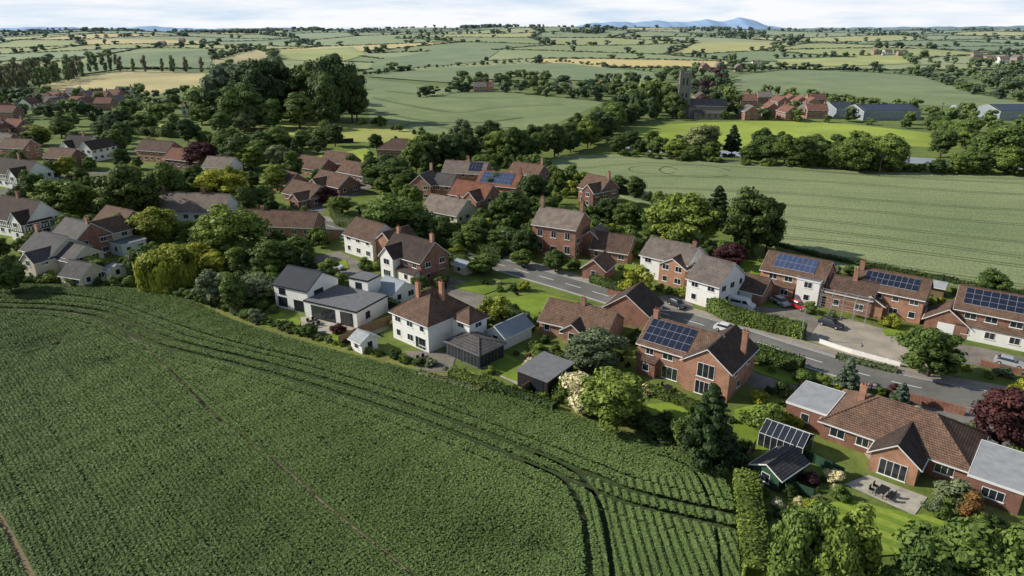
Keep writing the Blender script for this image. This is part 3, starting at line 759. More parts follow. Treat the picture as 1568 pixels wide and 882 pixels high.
sh('brick_terrace',480,365,-8,20,8,3.0,'brick_orange','tile_brown',chims=[(-15,4,5,6.8)])
house('bungalow',(475,318),-40,[blk(-14,0,0,8.5,2.8,'g','x',36,'brick_red','tile_brown'),blk(-5,-.5,-3.5,4,2.8,'g','y',36,'brick_red','tile_brown')])
house('bungalow',(520,300),-40,[blk(-15,0,0,8.5,2.8,'g','x',36,'brick_red','tile_brown'),blk(-12,-7,-3,4,2.8,'g','y',36,'brick_red','tile_brown')])
sh('bungalow',558,282,-40,15,8.5,2.8,'brick_red','tile_brown')
sh('bungalow',490,272,-35,18,9,2.8,'brick_red','tile_brown')
sh('bungalow',440,296,-40,12,8.5,2.8,'brick_red','tile_brown')
sh('bungalow',530,262,-30,13,8.5,2.8,'brick_red','tile_brown')
sh('thatched_cottage',345,342,-8,26,9,3.0,'render_white','tile_grey',p=42,chims=[(-8,4.5,5,8.6),(-20,4.5,5,8.6)])
sh('brick_house',305,262,-25,18,9,3.6,'brick_dark','tile_red',chims=[(-9,4.5,5,8)])
sh('brick_house',258,250,-20,16,9,4.6,'brick_red','tile_brown')
sh('white_house',352,272,-15,11,8,3.6,'render_white','tile_grey')
house('white_house',(150,247),-18,[blk(-18,-5,0,9,5,'g','x',42,'render_white','tile_dark'),blk(-6,0,-2,10,5,'g','y',44,'render_white','tile_dark'),blk(-17,-12,-1.5,5,5,'g','y',44,'render_white','tile_dark')],chims=[(-10,4.5,8,11)])
house('half_timbered_house',(45,292),-25,[blk(-20,0,0,9,4.8,'g','x',42,'render_white','tile_dark'),blk(-6,-1,-2.5,5,4.8,'g','y',45,'render_white','tile_dark')],chims=[(-9,4.5,8,11)])
house('half_timbered_house',(48,368),-25,[blk(-16,0,0,9,4.6,'g','x',45,'render_white','tile_dark'),blk(-5,0.01,-1.5,6,4.6,'g','y',45,'render_white','tile_dark')],chims=[(-9,4.5,8,10.6)])
house('cream_house',(78,428),-28,[blk(-11,0,1,9.5,5,'g','x',36,'render_cream','slate'),blk(-4.5,0.02,-2.5,6,4.6,'g','y',36,'render_cream','slate'),blk(.04,5.5,2,9,4.4,'g','x',34,'render_cream','slate')],chims=[(-10.4,5,6,9.4)])
house('brick_house',(122,402),-30,[blk(-10,0,0,8.5,5,'g','x',38,'brick_red','slate')],chims=[(-.6,4,6,9.4)])
house('cream_house',(158,392),-30,[blk(-7,0,0,8,5,'g','y',36,'render_cream','tile_brown'),blk(0.02,5,2,8,2.8,'f',w='render_white',t='flat_felt')])
sh('brick_house',188,378,-30,11,8.5,5,'brick_dark','tile_brown')
sh('garden_shed',170,430,-20,7,4,2.3,'render_white','flat_pale',p=18)
sh('garage',128,442,-20,6,6,2.4,'render_cream','slate')
sh('garden_shed',405,402,-30,4,3,2.1,'wood_fence','flat_felt'); sh('garden_shed',655,402,-30,4,3,2.1,'wood_fence','flat_felt')
sh('garden_shed',960,640,-40,3,2.4,2.0,'wood_fence','flat_felt'); sh('garden_shed',1040,412,-40,4,3,2.2,'wood_fence','flat_pale')
sh('brick_house',110,262,-15,12,8,4.8,'brick_red','tile_brown'); sh('brick_house',40,245,-15,13,8,4.8,'brick_red','tile_brown')
def estate(u0,v0,u1,v1,n,ang,wall):
    for i in range(n):
        t=(i+.5)/n
        sh(R.choice(['brick_house','brick_house','white_house']) ,u0+(u1-u0)*t+R.uniform(-5,5),v0+(v1-v0)*t+R.uniform(-4,4),ang+R.choice([0,0,90])+R.uniform(-8,8),R.uniform(9,13),8.5,5,R.choice(wall),R.choice(['tile_red','tile_brown','tile_red','tile_grey']),chims=[(-1,4,6,9.6)])
estate(60,160,215,152,8,-5,['brick_red','render_white','render_white'])
estate(55,172,205,166,7,-5,['brick_red','render_white','brick_orange'])
estate(0,182,40,180,3,-10,['brick_red'])
estate(-10,212,40,210,3,-10,['brick_red','brick_dark'])
estate(-10,232,25,238,2,-10,['brick_red','render_white'])
estate(285,178,320,176,1,0,['render_white'])
estate(740,140,768,140,2,0,['brick_orange','render_white'])
estate(870,145,930,140,3,0,['brick_red'])
estate(1120,160,1270,166,9,0,['brick_red','brick_red','brick_orange'])
estate(1140,178,1275,182,5,0,['brick_red'])
estate(1070,158,1120,160,2,0,['brick_red','render_white'])
estate(1060,103,1180,108,4,0,['render_white','brick_red'])
estate(650,50,730,52,2,0,['brick_red']); estate(240,70,330,68,3,0,['brick_red'])
estate(1330,80,1400,84,3,0,['brick_red','render_white']); estate(1500,92,1568,98,4,0,['render_white','brick_red'])
for u,v,L in((1408,184,85),(1310,180,30),(1600,184,70)):
    x,y=G(u,v); sc=1/FP*depth(x,y)
    house('solar_barn',(u,v),3,[blk(-L*sc*1.05,0,0,22,5,'g','x',15,'metal_grey','metal_dark',win='')],solar=[(0,'f',-L*sc,-2,.1,.9,14,3)] if L>60 else ())
def church():
    o=G(1044,180); E=obj('church',None,loc=(o[0],o[1],terr(*o)),rz=math.radians(-6))
    b=Buf(); w=Buf(); r=Buf()
    s=3.0; h=26
    b.box(-s,s,-s,s,-.3,h)
    for sx in(-1,1):
        for sy in(-1,1):
            b.box(sx*s-.5,sx*s+.5,sy*s-.5,sy*s+.5,-.3,h*.75); b.box(sx*s-.3,sx*s+.3,sy*s-.3,sy*s+.3,h*.75+.01,h+2.4)
    for k in range(4):
        q=-s+.8+k*(2*s-1.6)/3
        for sy in(-s-.03,s-.33): b.box(q-.4,q+.4,sy,sy+.36,h+.01,h+1.1)
        for sx in(-s-.03,s-.33): b.box(sx,sx+.36,q-.4,q+.4,h+.015,h+1.08)
    for z0,hh in((h-7,4),(h-14,2.4)):
        for q in(-1.1,1.1):
            w.box(q-.5,q+.5,-s-.05,-s+.1,z0,z0+hh); w.box(s-.1,s+.05,q-.5,q+.5,z0,z0+hh)
    nx0,nx1,ny0,ny1,e=s+.02,s+22,-4.5,4.5,7
    b.poly([(nx0,ny0,0),(nx1,ny0,0),(nx1,ny0,e),(nx0,ny0,e)]);b.poly([(nx0,ny1,0),(nx1,ny1,0),(nx1,ny1,e),(nx0,ny1,e)])
    b.poly([(nx1,ny0,0),(nx1,ny1,0),(nx1,ny1,e),(nx1,0,e+4),(nx1,ny0,e)]);b.poly([(nx0,ny0,0),(nx0,ny1,0),(nx0,ny1,e),(nx0,0,e+4),(nx0,ny0,e)])
    r.slab([(nx0-.2,ny0-.4,e-.2),(nx1+.3,ny0-.4,e-.2),(nx1+.3,0,e+4.2),(nx0-.2,0,e+4.2)],.2);r.slab([(nx0-.2,ny1+.4,e-.2),(nx1+.3,ny1+.4,e-.2),(nx1+.3,0,e+4.2),(nx0-.2,0,e+4.2)],.2)
    b.box(s+3,s+20,-8,-4.55,0,3.5); r.slab([(s+2.7,-8.4,3.5),(s+20.3,-8.4,3.5),(s+20.3,-4.55,5.2),(s+2.7,-4.55,5.2)],.2)
    for q in range(5): w.box(s+4.5+q*3.4,s+5.6+q*3.4,-8.05,-7.9,1.2,3.0)
    obj('tower_and_nave',b.mesh('church_stone',['stone_grey']),E);obj('openings',w.mesh('w',['glass']),E);obj('nave_roof',r.mesh('r',['slate']),E)
church()
def silo(u,v):
    o=G(u,v);b=Buf();b.cyl((0,0,0),(0,0,4.5),3,3,16)
    for i in range(5):
        a0,a1=i*.3,(i+1)*.3; b.cyl((0,0,4.5+2.4*math.sin(a0)+.01),(0,0,4.5+2.4*math.sin(a1)),3*math.cos(a0),3*math.cos(a1),16,cap=False)
    obj('grain_silo',b.mesh('silo',['flat_pale']),loc=(o[0],o[1],terr(*o)))
silo(1460,178)
# ------------------------------------------------------------------ ground
ys=list(np.arange(-160,520,40))+list(np.arange(520,2600,18)); y=2600
while y<26000: ys.append(y); y*=1.05
ss=np.linspace(-1.7,1.7,190)
V=[(s*(y+420),y,terr(s*(y+420),y)) for y in ys for s in ss]
nc=len(ss); Q=[(j*nc+i,j*nc+i+1,(j+1)*nc+i+1,(j+1)*nc+i) for j in range(len(ys)-1) for i in range(nc-1)]
obj('ground',qmesh('ground',V,Q,['ground_grass'],smooth=True))
HF=[]
def field(name,uv,mat,**kw):
    P=sheet(name,uv,mat,**kw); HF.append(P); return P
field('wheat_field',[(862,240),(960,238),(1060,242),(1200,254),(1340,264),(1600,271),(1800,285),(1800,520),(1600,462),(1490,446),(1400,432),(1300,414),(1185,380),(1100,345),(1000,318),(920,292),(850,274),(815,258)],'crop_far',z=.55,skirt=.6)
field('crop_field',[(562,150),(566,192),(640,203),(720,210),(800,205),(850,190),(925,156),(860,150),(780,142),(700,138),(620,128),(560,122)],'crop_mid')
field('crop_field',[(560,118),(640,108),(700,103),(860,97),(1000,112),(1010,128),(900,125),(790,118),(700,128),(640,124)],'crop_mid')
field('crop_field',[(1125,118),(1210,108),(1320,112),(1410,118),(1510,148),(1568,156),(1568,162),(1440,162),(1300,155),(1255,150),(1125,142)],'crop_mid')
field('meadow',[(965,194),(1060,188),(1200,184),(1300,190),(1430,204),(1470,226),(1300,222),(1150,228),(1060,228),(985,212)],'lawn_far')
field('stubble_field',[(40,135),(130,118),(200,108),(322,114),(325,134),(260,144),(200,146),(150,142)],'golden')
field('meadow',[(415,185),(600,192),(650,207),(640,219),(540,217),(430,205)],'yellowgreen')
field('playing_field',[(455,243),(520,235),(560,226),(575,240),(545,252),(480,254)],'lawn_far')
field('meadow',[(425,215),(470,212),(500,220),(460,228)],'lawn_far')
field('stubble_field',[(325,112),(330,92),(395,76),(415,84),(405,102),(360,110)],'golden')
field('crop_field',[(60,110),(180,85),(330,78),(325,92),(320,106),(200,104),(130,114)],'crop_mid')
field('meadow',[(1190,92),(1380,86),(1395,98),(1190,103)],'yellowgreen')
field('crop_field',[(575,92),(700,72),(765,78),(740,95),(640,104),(560,112)],'crop_mid')
field('meadow',[(430,78),(540,72),(560,84),(520,96),(430,92)],'yellowgreen')
field('meadow',[(245,190),(310,192),(300,205),(240,200)],'yellowgreen')
def farmland():
    pal=[(.13,.165,.060),(.160,.195,.075),(.115,.152,.055),(.20,.22,.065),(.145,.18,.075),(.25,.25,.075),(.36,.30,.12),(.160,.19,.065),(.18,.21,.09)]
    g={}
    def gp(i,j):
        if (i,j) not in g:
            rr=random.Random(i*131+j*977); y=860+j*150+ (j*j*4)+rr.uniform(-38,38)+12*math.sin(i); x=i*215+(j%2)*90+rr.uniform(-60,60)
            g[i,j]=(x,y)
        return g[i,j]
    V=[];Q=[];C=[]
    for j in range(14):
        for i in range(-18,19):
            a,b,c,d=gp(i,j),gp(i+1,j),gp(i+1,j+1),gp(i,j+1)
            if abs(a[0])>a[1]*1.05+200: continue
            rr=random.Random(i*17+j*91); col=rr.choice(pal); n=8;k=len(V)
            for q in range(n+1):
                for p in range(n+1):
                    s,t=p/n,q/n; x=(a[0]*(1-s)+b[0]*s)*(1-t)+(d[0]*(1-s)+c[0]*s)*t; y=(a[1]*(1-s)+b[1]*s)*(1-t)+(d[1]*(1-s)+c[1]*s)*t
                    V.append((x,y,terr(x,y)+.5))
            for q in range(n):
                for p in range(n):
                    m=k+q*(n+1)+p; Q.append((m,m+1,m+n+2,m+n+1)); C.append(col+(1,))
            for (e0,e1) in((a,b),(a,d)):
                if rr.random()<.9:
                    L=math.dist(e0,e1); nn=int(L/8)
                    dens=rr.choice([.03,.07,.14,.25,.4])
                    for q in range(nn):
                        t=q/nn; x=e0[0]+(e1[0]-e0[0])*t; y=e0[1]+(e1[1]-e0[1])*t
                        if any(inpoly(x,y,P) for P in HF): continue
                        if rr.random()<dens: tree(rr.choice('ODDO'),x+rr.uniform(-3,3),y+rr.uniform(-3,3),rr.uniform(5,12),rr.uniform(7,14))
                        else: tree('d',x,y,rr.uniform(1.8,3.0),rr.uniform(9,12))
            if rr.random()<.07:
                cx,cy=(a[0]+c[0])/2,(a[1]+c[1])/2
                for q in range(30):
                    x,y=cx+rr.gauss(0,30),cy+rr.gauss(0,20)
                    if any(inpoly(x,y,P) for P in HF): continue
                    tree(rr.choice('ODD'),x,y,rr.uniform(8,13),rr.uniform(9,14))
    me=qmesh('farmland',V,Q,['farmland'],smooth=True)
    at=me.attributes.new('fieldcol','FLOAT_COLOR','FACE'); at.data.foreach_set('color',np.array(C,dtype=np.float32).ravel())
    obj('farmland_fields',me)
farmland()
rr=random.Random(4)
for _ in range(1000):
    y=rr.uniform(2600,6500); x=rr.uniform(-.9,.9)*y
    if math.sin(x/310)+math.sin(y/260+x/500)>.3: tree(rr.choice('DDO'),x,y,rr.uniform(8,14),rr.uniform(25,60))
def hills():
    def ridge(name,y,prof,mat,base=-30,dep=900):
        us=[p[0] for p in prof]; V=[]
        xs=np.linspace(us[0],us[-1],160); vt=np.interp(xs,us,[p[1] for p in prof])
        vt=vt+.5*np.sin(xs/9.)+.35*np.sin(xs/3.7)
        Q=[]
        for u,v in zip(xs,vt):
            x=(u-784)/FP*y; zt=CH+(44-v)/1197*y
            V+=[(x,y-dep,base),(x,y-dep*.4,base+(zt-base)*.6),(x,y,zt),(x,y+dep,base)]
        for i in range(len(xs)-1):
            for k in range(3): Q.append((4*i+k,4*i+4+k,4*i+5+k,4*i+1+k))
        obj(name,qmesh(name,V,Q,[mat],smooth=True))
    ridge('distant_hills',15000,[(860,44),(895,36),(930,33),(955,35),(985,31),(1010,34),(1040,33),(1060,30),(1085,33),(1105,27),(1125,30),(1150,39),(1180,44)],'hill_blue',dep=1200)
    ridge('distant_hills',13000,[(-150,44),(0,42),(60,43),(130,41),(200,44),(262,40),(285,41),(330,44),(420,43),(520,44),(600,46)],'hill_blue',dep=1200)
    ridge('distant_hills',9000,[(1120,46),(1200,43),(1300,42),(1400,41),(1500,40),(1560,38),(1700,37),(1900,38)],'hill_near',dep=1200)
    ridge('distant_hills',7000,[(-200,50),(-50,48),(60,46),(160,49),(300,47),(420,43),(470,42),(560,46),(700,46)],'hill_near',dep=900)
hills()
# ------------------------------------------------------------------ roads and surfaces
road=crom(GL([(470,338),(505,346),(545,360),(620,375),(700,391),(760,404),(820,421),(900,444),(980,469),(1060,493),(1130,514),(1200,537),(1300,567),(1400,592),(1568,624),(1700,648)]),8)
road=resamp(road,1.0)
strip('road',road,7.2,'tarmac',z=.02)
strip('road_markings',road,.2,'road_paint',z=.028,dash=(4,3))
strip('road_markings',road,.14,'road_paint',z=.028,off=3.3)
strip('road_markings',road,.14,'road_paint',z=.028,off=-3.3)
strip('kerb',road,.16,'kerb',z=.13,off=3.69,th=.2)
strip('kerb',road,.16,'kerb',z=.13,off=-3.69,th=.2)
strip('pavement',road,2.2,'pavement',z=.12,off=4.88,th=.15)
ZC[0]=.03
SHEETS.append(offs(road,-4.2)+offs(road,6.4)[::-1])
def lamp(p,ang):
    b=Buf();b.cyl((0,0,0),(0,0,6),.09,.06,8);b.cyl((0,0,6),(1.1,0,6.25),.04,.04,6);b.box(1.0,1.6,-.12,.12,6.18,6.3,1)
    obj('street_lamp',b.mesh('street_lamp',['metal_grey','flat_pale']),loc=(p[0],p[1],0),rz=ang)
op=offs(road,6.1)
for i in range(30,len(op)-10,34): lamp(op[i],math.radians(-130))
side=crom(GL([(470,338),(490,318),(530,300),(560,285),(585,262),(560,258),(480,256)]),6)
strip('side_street',side,5.0,'tarmac',z=.024)
side2=crom(GL([(-20,300),(60,280),(120,268),(200,262)]),6); strip('side_street',side2,6,'tarmac',z=.024)
sheet('gravel_forecourt',[(1240,490),(1290,486),(1390,514),(1440,530),(1470,548),(1440,566),(1350,556),(1290,540),(1235,520)],'gravel')
sheet('driveway',[(1168,470),(1230,474),(1256,492),(1240,516),(1150,488),(1110,482),(1120,470)],'driveway')
sheet('driveway',[(1025,452),(1060,458),(1062,486),(1010,470),(1000,455)],'driveway')
sheet('driveway',[(1147,560),(1175,572),(1220,590),(1225,604),(1180,600),(1140,590)],'driveway')
sheet('driveway',[(870,462),(935,472),(965,484),(900,498),(850,480)],'driveway')
sheet('driveway',[(690,425),(740,440),(745,458),(735,500),(700,480),(675,450)],'driveway')
sheet('driveway',[(470,395),(520,385),(560,405),(545,430),(510,420)],'driveway')
sheet('side_road',[(1440,600),(1568,622),(1640,640),(1640,700),(1540,700),(1480,660),(1420,640),(1380,620)],'tarmac')
sheet('driveway',[(500,272),(560,266),(575,285),(540,300),(500,292)],'driveway')
sheet('driveway',[(1420,520),(1500,532),(1568,548),(1568,575),(1470,556)],'driveway')
sheet('patio',[(1292,742),(1330,728),(1420,762),(1400,790)],'paving')
sheet('patio',[(460,486),(508,484),(532,500),(508,512),(462,506)],'paving')
sheet('patio',[(620,538),(700,540),(690,572),(640,566)],'driveway')
sheet('path',[(708,548),(716,545),(800,585),(792,590)],'paving')
sheet('path',[(1300,660),(1310,656),(1345,700),(1330,705)],'paving')
sheet('garden_path',[(530,500),(600,488),(612,496),(560,520),(535,520)],'gravel')
LAWNS=[[(395,486),(430,478),(462,492),(455,508),(400,500)],[(470,512),(520,512),(536,520),(520,534),(480,522)],[(735,545),(770,540),(810,560),(800,588),(745,568)],
 [(775,458),(830,450),(885,462),(875,478),(830,486),(778,474)],[(985,620),(1060,615),(1045,655),(985,640)],[(1125,628),(1190,612),(1215,640),(1180,690),(1120,690)],
 [(535,440),(575,436),(580,460),(545,462)],[(1150,560),(1230,585),(1222,592),(1155,570)],[(690,440),(740,452),(760,445),(730,430)],[(240,335),(300,345),(290,360),(245,350)],
 [(1350,505),(1400,502),(1400,516),(1355,514)],[(180,432),(240,436),(230,446),(170,446)],[(60,330),(110,335),(105,350),(60,345)],[(1105,470),(1150,486),(1145,494),(1100,482)],[(1110,395),(1180,405),(1190,425),(1130,420)],
 [(960,395),(1000,400),(990,420),(955,412)],[(490,402),(530,398),(535,412),(500,416)],[(660,352),(700,356),(690,372),(650,364)],[(1480,440),(1530,450),(1520,468),(1475,458)]]
for q in LAWNS: sheet('lawn',q,'lawn')
sheet('lawn',[(1225,806),(1270,772),(1300,766),(1400,790),(1470,784),(1500,800),(1380,850),(1250,860)],'lawn_striped')
riv=crom(GL([(940,228),(1030,231),(1130,237),(1260,243),(1400,246),(1480,252),(1600,256)]),6)
strip('river_water',riv,15,'water',z=.16)
# ------------------------------------------------------------------ foreground crop
FB=[(-260,430),(-100,434),(0,436),(150,441),(230,448),(300,466),(350,490),(420,513),(520,542),(640,571),(740,600),(850,630),(960,667),(1060,697),(1097,727),(1118,762),(1132,882),(1140,1060)]
FW=crom(GL(FB),4)+[(10,-5),(-160,-5)]
SHEETS.append(FW)
sheet('crop_field',FW,'crop_under',z=.10,world=True,avoid=False)
main=crom(GL([(-100,462),(0,470),(70,473),(150,484),(200,505),(260,530),(400,565),(560,612),(700,660),(850,720),(960,765),(1060,790),(1128,806)]),5)
br=crom(GL([(810,702),(855,724),(885,748),(906,790),(916,850),(922,920),(926,1000)]),6)
br2=crom(GL([(1000,700),(1055,722),(1080,760),(1096,820),(1104,900)]),6)
tr3=crom(GL([(-60,700),(0,795),(45,878),(70,940)]),5)
path=crom(GL([(110,480),(180,505),(250,560),(330,640),(420,708),(500,778),(600,858),(680,930)]),5)
far1=crom(GL([(-60,452),(60,452),(160,462),(230,486),(330,520),(480,556)]),5)
curl=crom(GL([(40,545),(70,535),(90,528),(80,540)]),4)
tracks=[(offs(main,-1.15),.58),(offs(main,1.15),.58),(offs(main,3.4),.22),(offs(main,-3.6),.15),(offs(br,-1.1),.42),(offs(br,1.1),.42),(offs(br2,0),.25),(offs(tr3,0),.4),(path,.3),(offs(far1,0),.32),(curl,.35)]
def segdist(X,Y,P):
    d=np.full(len(X),1e9)
    for a,b in zip(P[:-1],P[1:]):
        dx,dy=b[0]-a[0],b[1]-a[1];L=dx*dx+dy*dy+1e-9
        t=np.clip(((X-a[0])*dx+(Y-a[1])*dy)/L,0,1)
        d=np.minimum(d,np.hypot(X-a[0]-t*dx,Y-a[1]-t*dy))
    return d
def crop():
    rng=np.random.default_rng(3)
    RB=GL([(885,742),(1100,735),(1140,882),(1150,1060),(925,1060),(918,850)])
    a0=G(1060,745);a1=G(1118,882); angB=math.atan2(a1[1]-a0[1],a1[0]-a0[0])
    parts=[]
    for ang,region,N,sp in((math.radians(-45),0,2200000,.5),(angB,1,200000,.95)):
        d=np.array([math.cos(ang),math.sin(ang)]);nn=np.array([-d[1],d[0]])
        if region==0:
            X=rng.uniform(-150,65,N);Y=rng.uniform(35,145,N)
        else:
            xs=[p[0] for p in RB];yy=[p[1] for p in RB]; X=rng.uniform(min(xs),max(xs),N);Y=rng.uniform(min(yy),max(yy),N)
        s=X*d[0]+Y*d[1];q=X*nn[0]+Y*nn[1]
        row=np.round(q/sp); off=rng.normal(0,.15 if region==0 else .24,N)
        q=row*sp+off+.12*np.sin(s*.13)
        X=s*d[0]+q*nn[0];Y=s*d[1]+q*nn[1]
        ok=np_inpoly(X,Y,FW)&(Y>38)&(np.abs(X)<Y*.98+14)
        inB=np_inpoly(X,Y,RB); ok&=inB if region else ~inB
        X,Y,off,row=X[ok],Y[ok],off[ok],row[ok]
        for P,w in tracks:
            k=segdist(X,Y,P)>w*rng.uniform(.8,1.2,len(X)); X,Y,off,row=X[k],Y[k],off[k],row[k]
        # drill misses leave faint darker lines between passes
        k=~((np.mod(row,12)==0)&(rng.random(len(X))<.65)) if region==0 else np.ones(len(X),bool)
        X,Y,off=X[k],Y[k],off[k]
        parts.append((X,Y,off))
    X=np.concatenate([p[0] for p in parts]);Y=np.concatenate([p[1] for p in parts]);off=np.concatenate([p[2] for p in parts])
    big=np.sin(X*.07+1.3*np.sin(Y*.05))+np.sin(Y*.11+X*.03)+.6*np.sin(X*.31+Y*.23)+.5*np.sin(X*.9-Y*.6+2*np.sin(Y*.2))
    thin=np.zeros(len(X))
    for (u,v,r) in((770,822,5),(150,560,3),(60,530,4),(820,838,3)):
        x,y=G(u,v); thin=np.maximum(thin,np.exp(-((X-x)**2+((Y-y)*1.4)**2)/r**2))
    n=len(X)
    z=.60-.5*np.abs(off)+.07*big+rng.uniform(-.10,.10,n)-.3*thin
    keep=rng.random(n)>thin*.45
    X,Y,off,big,z,thin=X[keep],Y[keep],off[keep],big[keep],z[keep],thin[keep]; n=len(X)
    C=np.stack([X,Y,z],1); N=np.stack([rng.normal(0,.26,n)-.10,rng.normal(0,.26,n),np.ones(n)],1); N/=np.linalg.norm(N,axis=1)[:,None]
    V,Q=leafquads(C,N,rng.uniform(.10,.19,n),rng,.6)
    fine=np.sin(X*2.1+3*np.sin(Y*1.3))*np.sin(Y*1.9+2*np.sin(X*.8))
    md=segdist(X,Y,main); pale_band=.14*np.exp(-((md-4)/3.5)**2)  # paler band of crop beside the main track
    sh=np.clip(.46+.085*big+.05*fine-.28*np.abs(off)+rng.uniform(-.17,.2,n)-.3*thin+pale_band,.03,1)
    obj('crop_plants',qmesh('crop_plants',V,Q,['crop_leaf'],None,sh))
crop()
strip('field_path',path,.55,'soil',z=.108)
for p in(offs(main,-1.15),offs(main,1.15),offs(br,-1.1),offs(br,1.1)): strip('tractor_track',p,.8,'track_dark',z=.112)
strip('tractor_track',tr3,.7,'soil',z=.116)
for L in ([(870,262),(1000,252),(1200,262),(1400,275),(1600,285)],[(900,276),(1050,272),(1250,280),(1450,294),(1600,302)],[(930,290),(1060,292),(1250,302),(1450,318),(1600,326)],[(970,306),(1100,311),(1280,322),(1450,338),(1600,350)],[(1020,318),(1150,330),(1300,345),(1450,362),(1600,378)],[(1100,342),(1220,352),(1400,374),(1600,402)],[(1190,366),(1300,376),(1450,396),(1600,416)],[(1200,386),(1300,400),(1430,422),(1600,446)],[(862,246),(960,243),(1060,247),(1200,259),(1340,270),(1600,277)]):
    P=crom(GL(L),8)
    for o_ in(-.95,.95): strip('tractor_track',P,.6,'track_far',z=.56,off=o_)
for c,rx in((G(1064,264),13),(G(1000,262),9)):
    P=[(c[0]+rx*math.cos(t),c[1]+rx*math.sin(t)*.9) for t in np.linspace(0,5.6,50)]
    strip('tractor_track',P,.8,'track_far',z=.565)
for L in ([(570,150),(640,165),(700,172),(760,165),(860,160)],[(570,170),(650,185),(730,188),(800,180)],[(590,140),(700,150),(800,150)],[(600,200),(640,188),(700,198),(790,195)]):
    P=crom(GL(L),6)
    for o_ in(-1,1): strip('tractor_track',P,.8,'track_far',z=.9 if max(p[1] for p in P)>480 else .12,off=o_)
# ------------------------------------------------------------------ hedges, fences, walls
hedge([(1088,475),(1120,492),(1180,506),(1232,518)],2.6,2.6,'leaf_light',wob=.04)
hedge([(1150,548),(1190,558),(1232,572)],2.4,2.3,'leaf_light')
hedge([(1000,505),(1060,522),(1130,540)],2.0,2.0,'leaf_mid')
hedge([(1138,742),(1146,790),(1152,840),(1158,900)],2.6,2.2,'leaf_light',wob=.07)
hedge([(690,578),(760,596)],1.6,1.3,'leaf_light')
hedge([(590,470),(640,480)],1,1.5,'leaf_dark')
hedge([(745,600),(800,612),(850,630)],1.5,1.4,'leaf_mid')
hedge([(800,500),(770,470)],1.5,1.6,'leaf_mid')
hedge([(640,575),(740,602)],1.2,.8,'leaf_pale')
hedge([(1280,548),(1330,560),(1380,572)],1.4,.7,'leaf_pale')
hedge([(905,432),(950,446),(985,458)],1.6,1.6,'leaf_mid')
hedge([(620,385),(700,402),(745,420)],1.6,2.0,'leaf_mid')
hedge([(510,330),(520,345),(560,358),(620,366),(700,382),(770,396)],2,3,'leaf_mid')
hedge([(1165,372),(1250,396),(1320,410),(1420,428),(1500,446),(1600,460)],1.6,1.4,'leaf_dark')
hedge([(985,600),(1060,625),(1100,640)],1.4,1.2,'leaf_mid')
hedge([(195,205),(300,212),(330,220)],5,4,'leaf_light',ls=.4,dens=4)
def fence(pts,h=1.8,mat='wood_fence',name='garden_fence',th=.06):
    P=resamp(GL(pts),1.8); b=Buf()
    for i in range(len(P)-1):
        a,c=P[i],P[i+1]; d=(c[0]-a[0],c[1]-a[1]);L=math.hypot(*d); n=(-d[1]/L*th/2,d[0]/L*th/2)
        b.slab([(a[0]-n[0],a[1]-n[1],h),(c[0]-n[0],c[1]-n[1],h),(c[0]+n[0],c[1]+n[1],h),(a[0]+n[0],a[1]+n[1],h)],h)
        b.box(a[0]-.06,a[0]+.06,a[1]-.06,a[1]+.06,0,h+.1)
    obj(name,b.mesh(name,[mat]))
fence([(448,380),(480,372),(528,364)],2.2)
fence([(520,530),(556,512),(608,494)],1.8); fence([(655,438),(690,420)],1.8)
fence([(1155,690),(1130,730)],1.6); fence([(1195,745),(1260,770)],1.3,'wood_green'); fence([(1225,700),(1300,735)],1.3,'wood_green')
fence([(800,605),(870,560)],1.6)
fence([(1365,608),(1420,622),(1480,638)],1.3,'brick_red','brick_wall',.3)
fence([(1255,525),(1300,540),(1380,562)],.7,'render_white','low_wall',.3)
fence([(930,450),(985,462),(1020,476)],1.0,'brick_red','brick_wall',.3)
fence([(1500,560),(1568,575)],1.0,'brick_red','brick_wall',.3)
fence([(456,222),(545,218)],2.0,'dark_trim','sports_court_fence',.05)
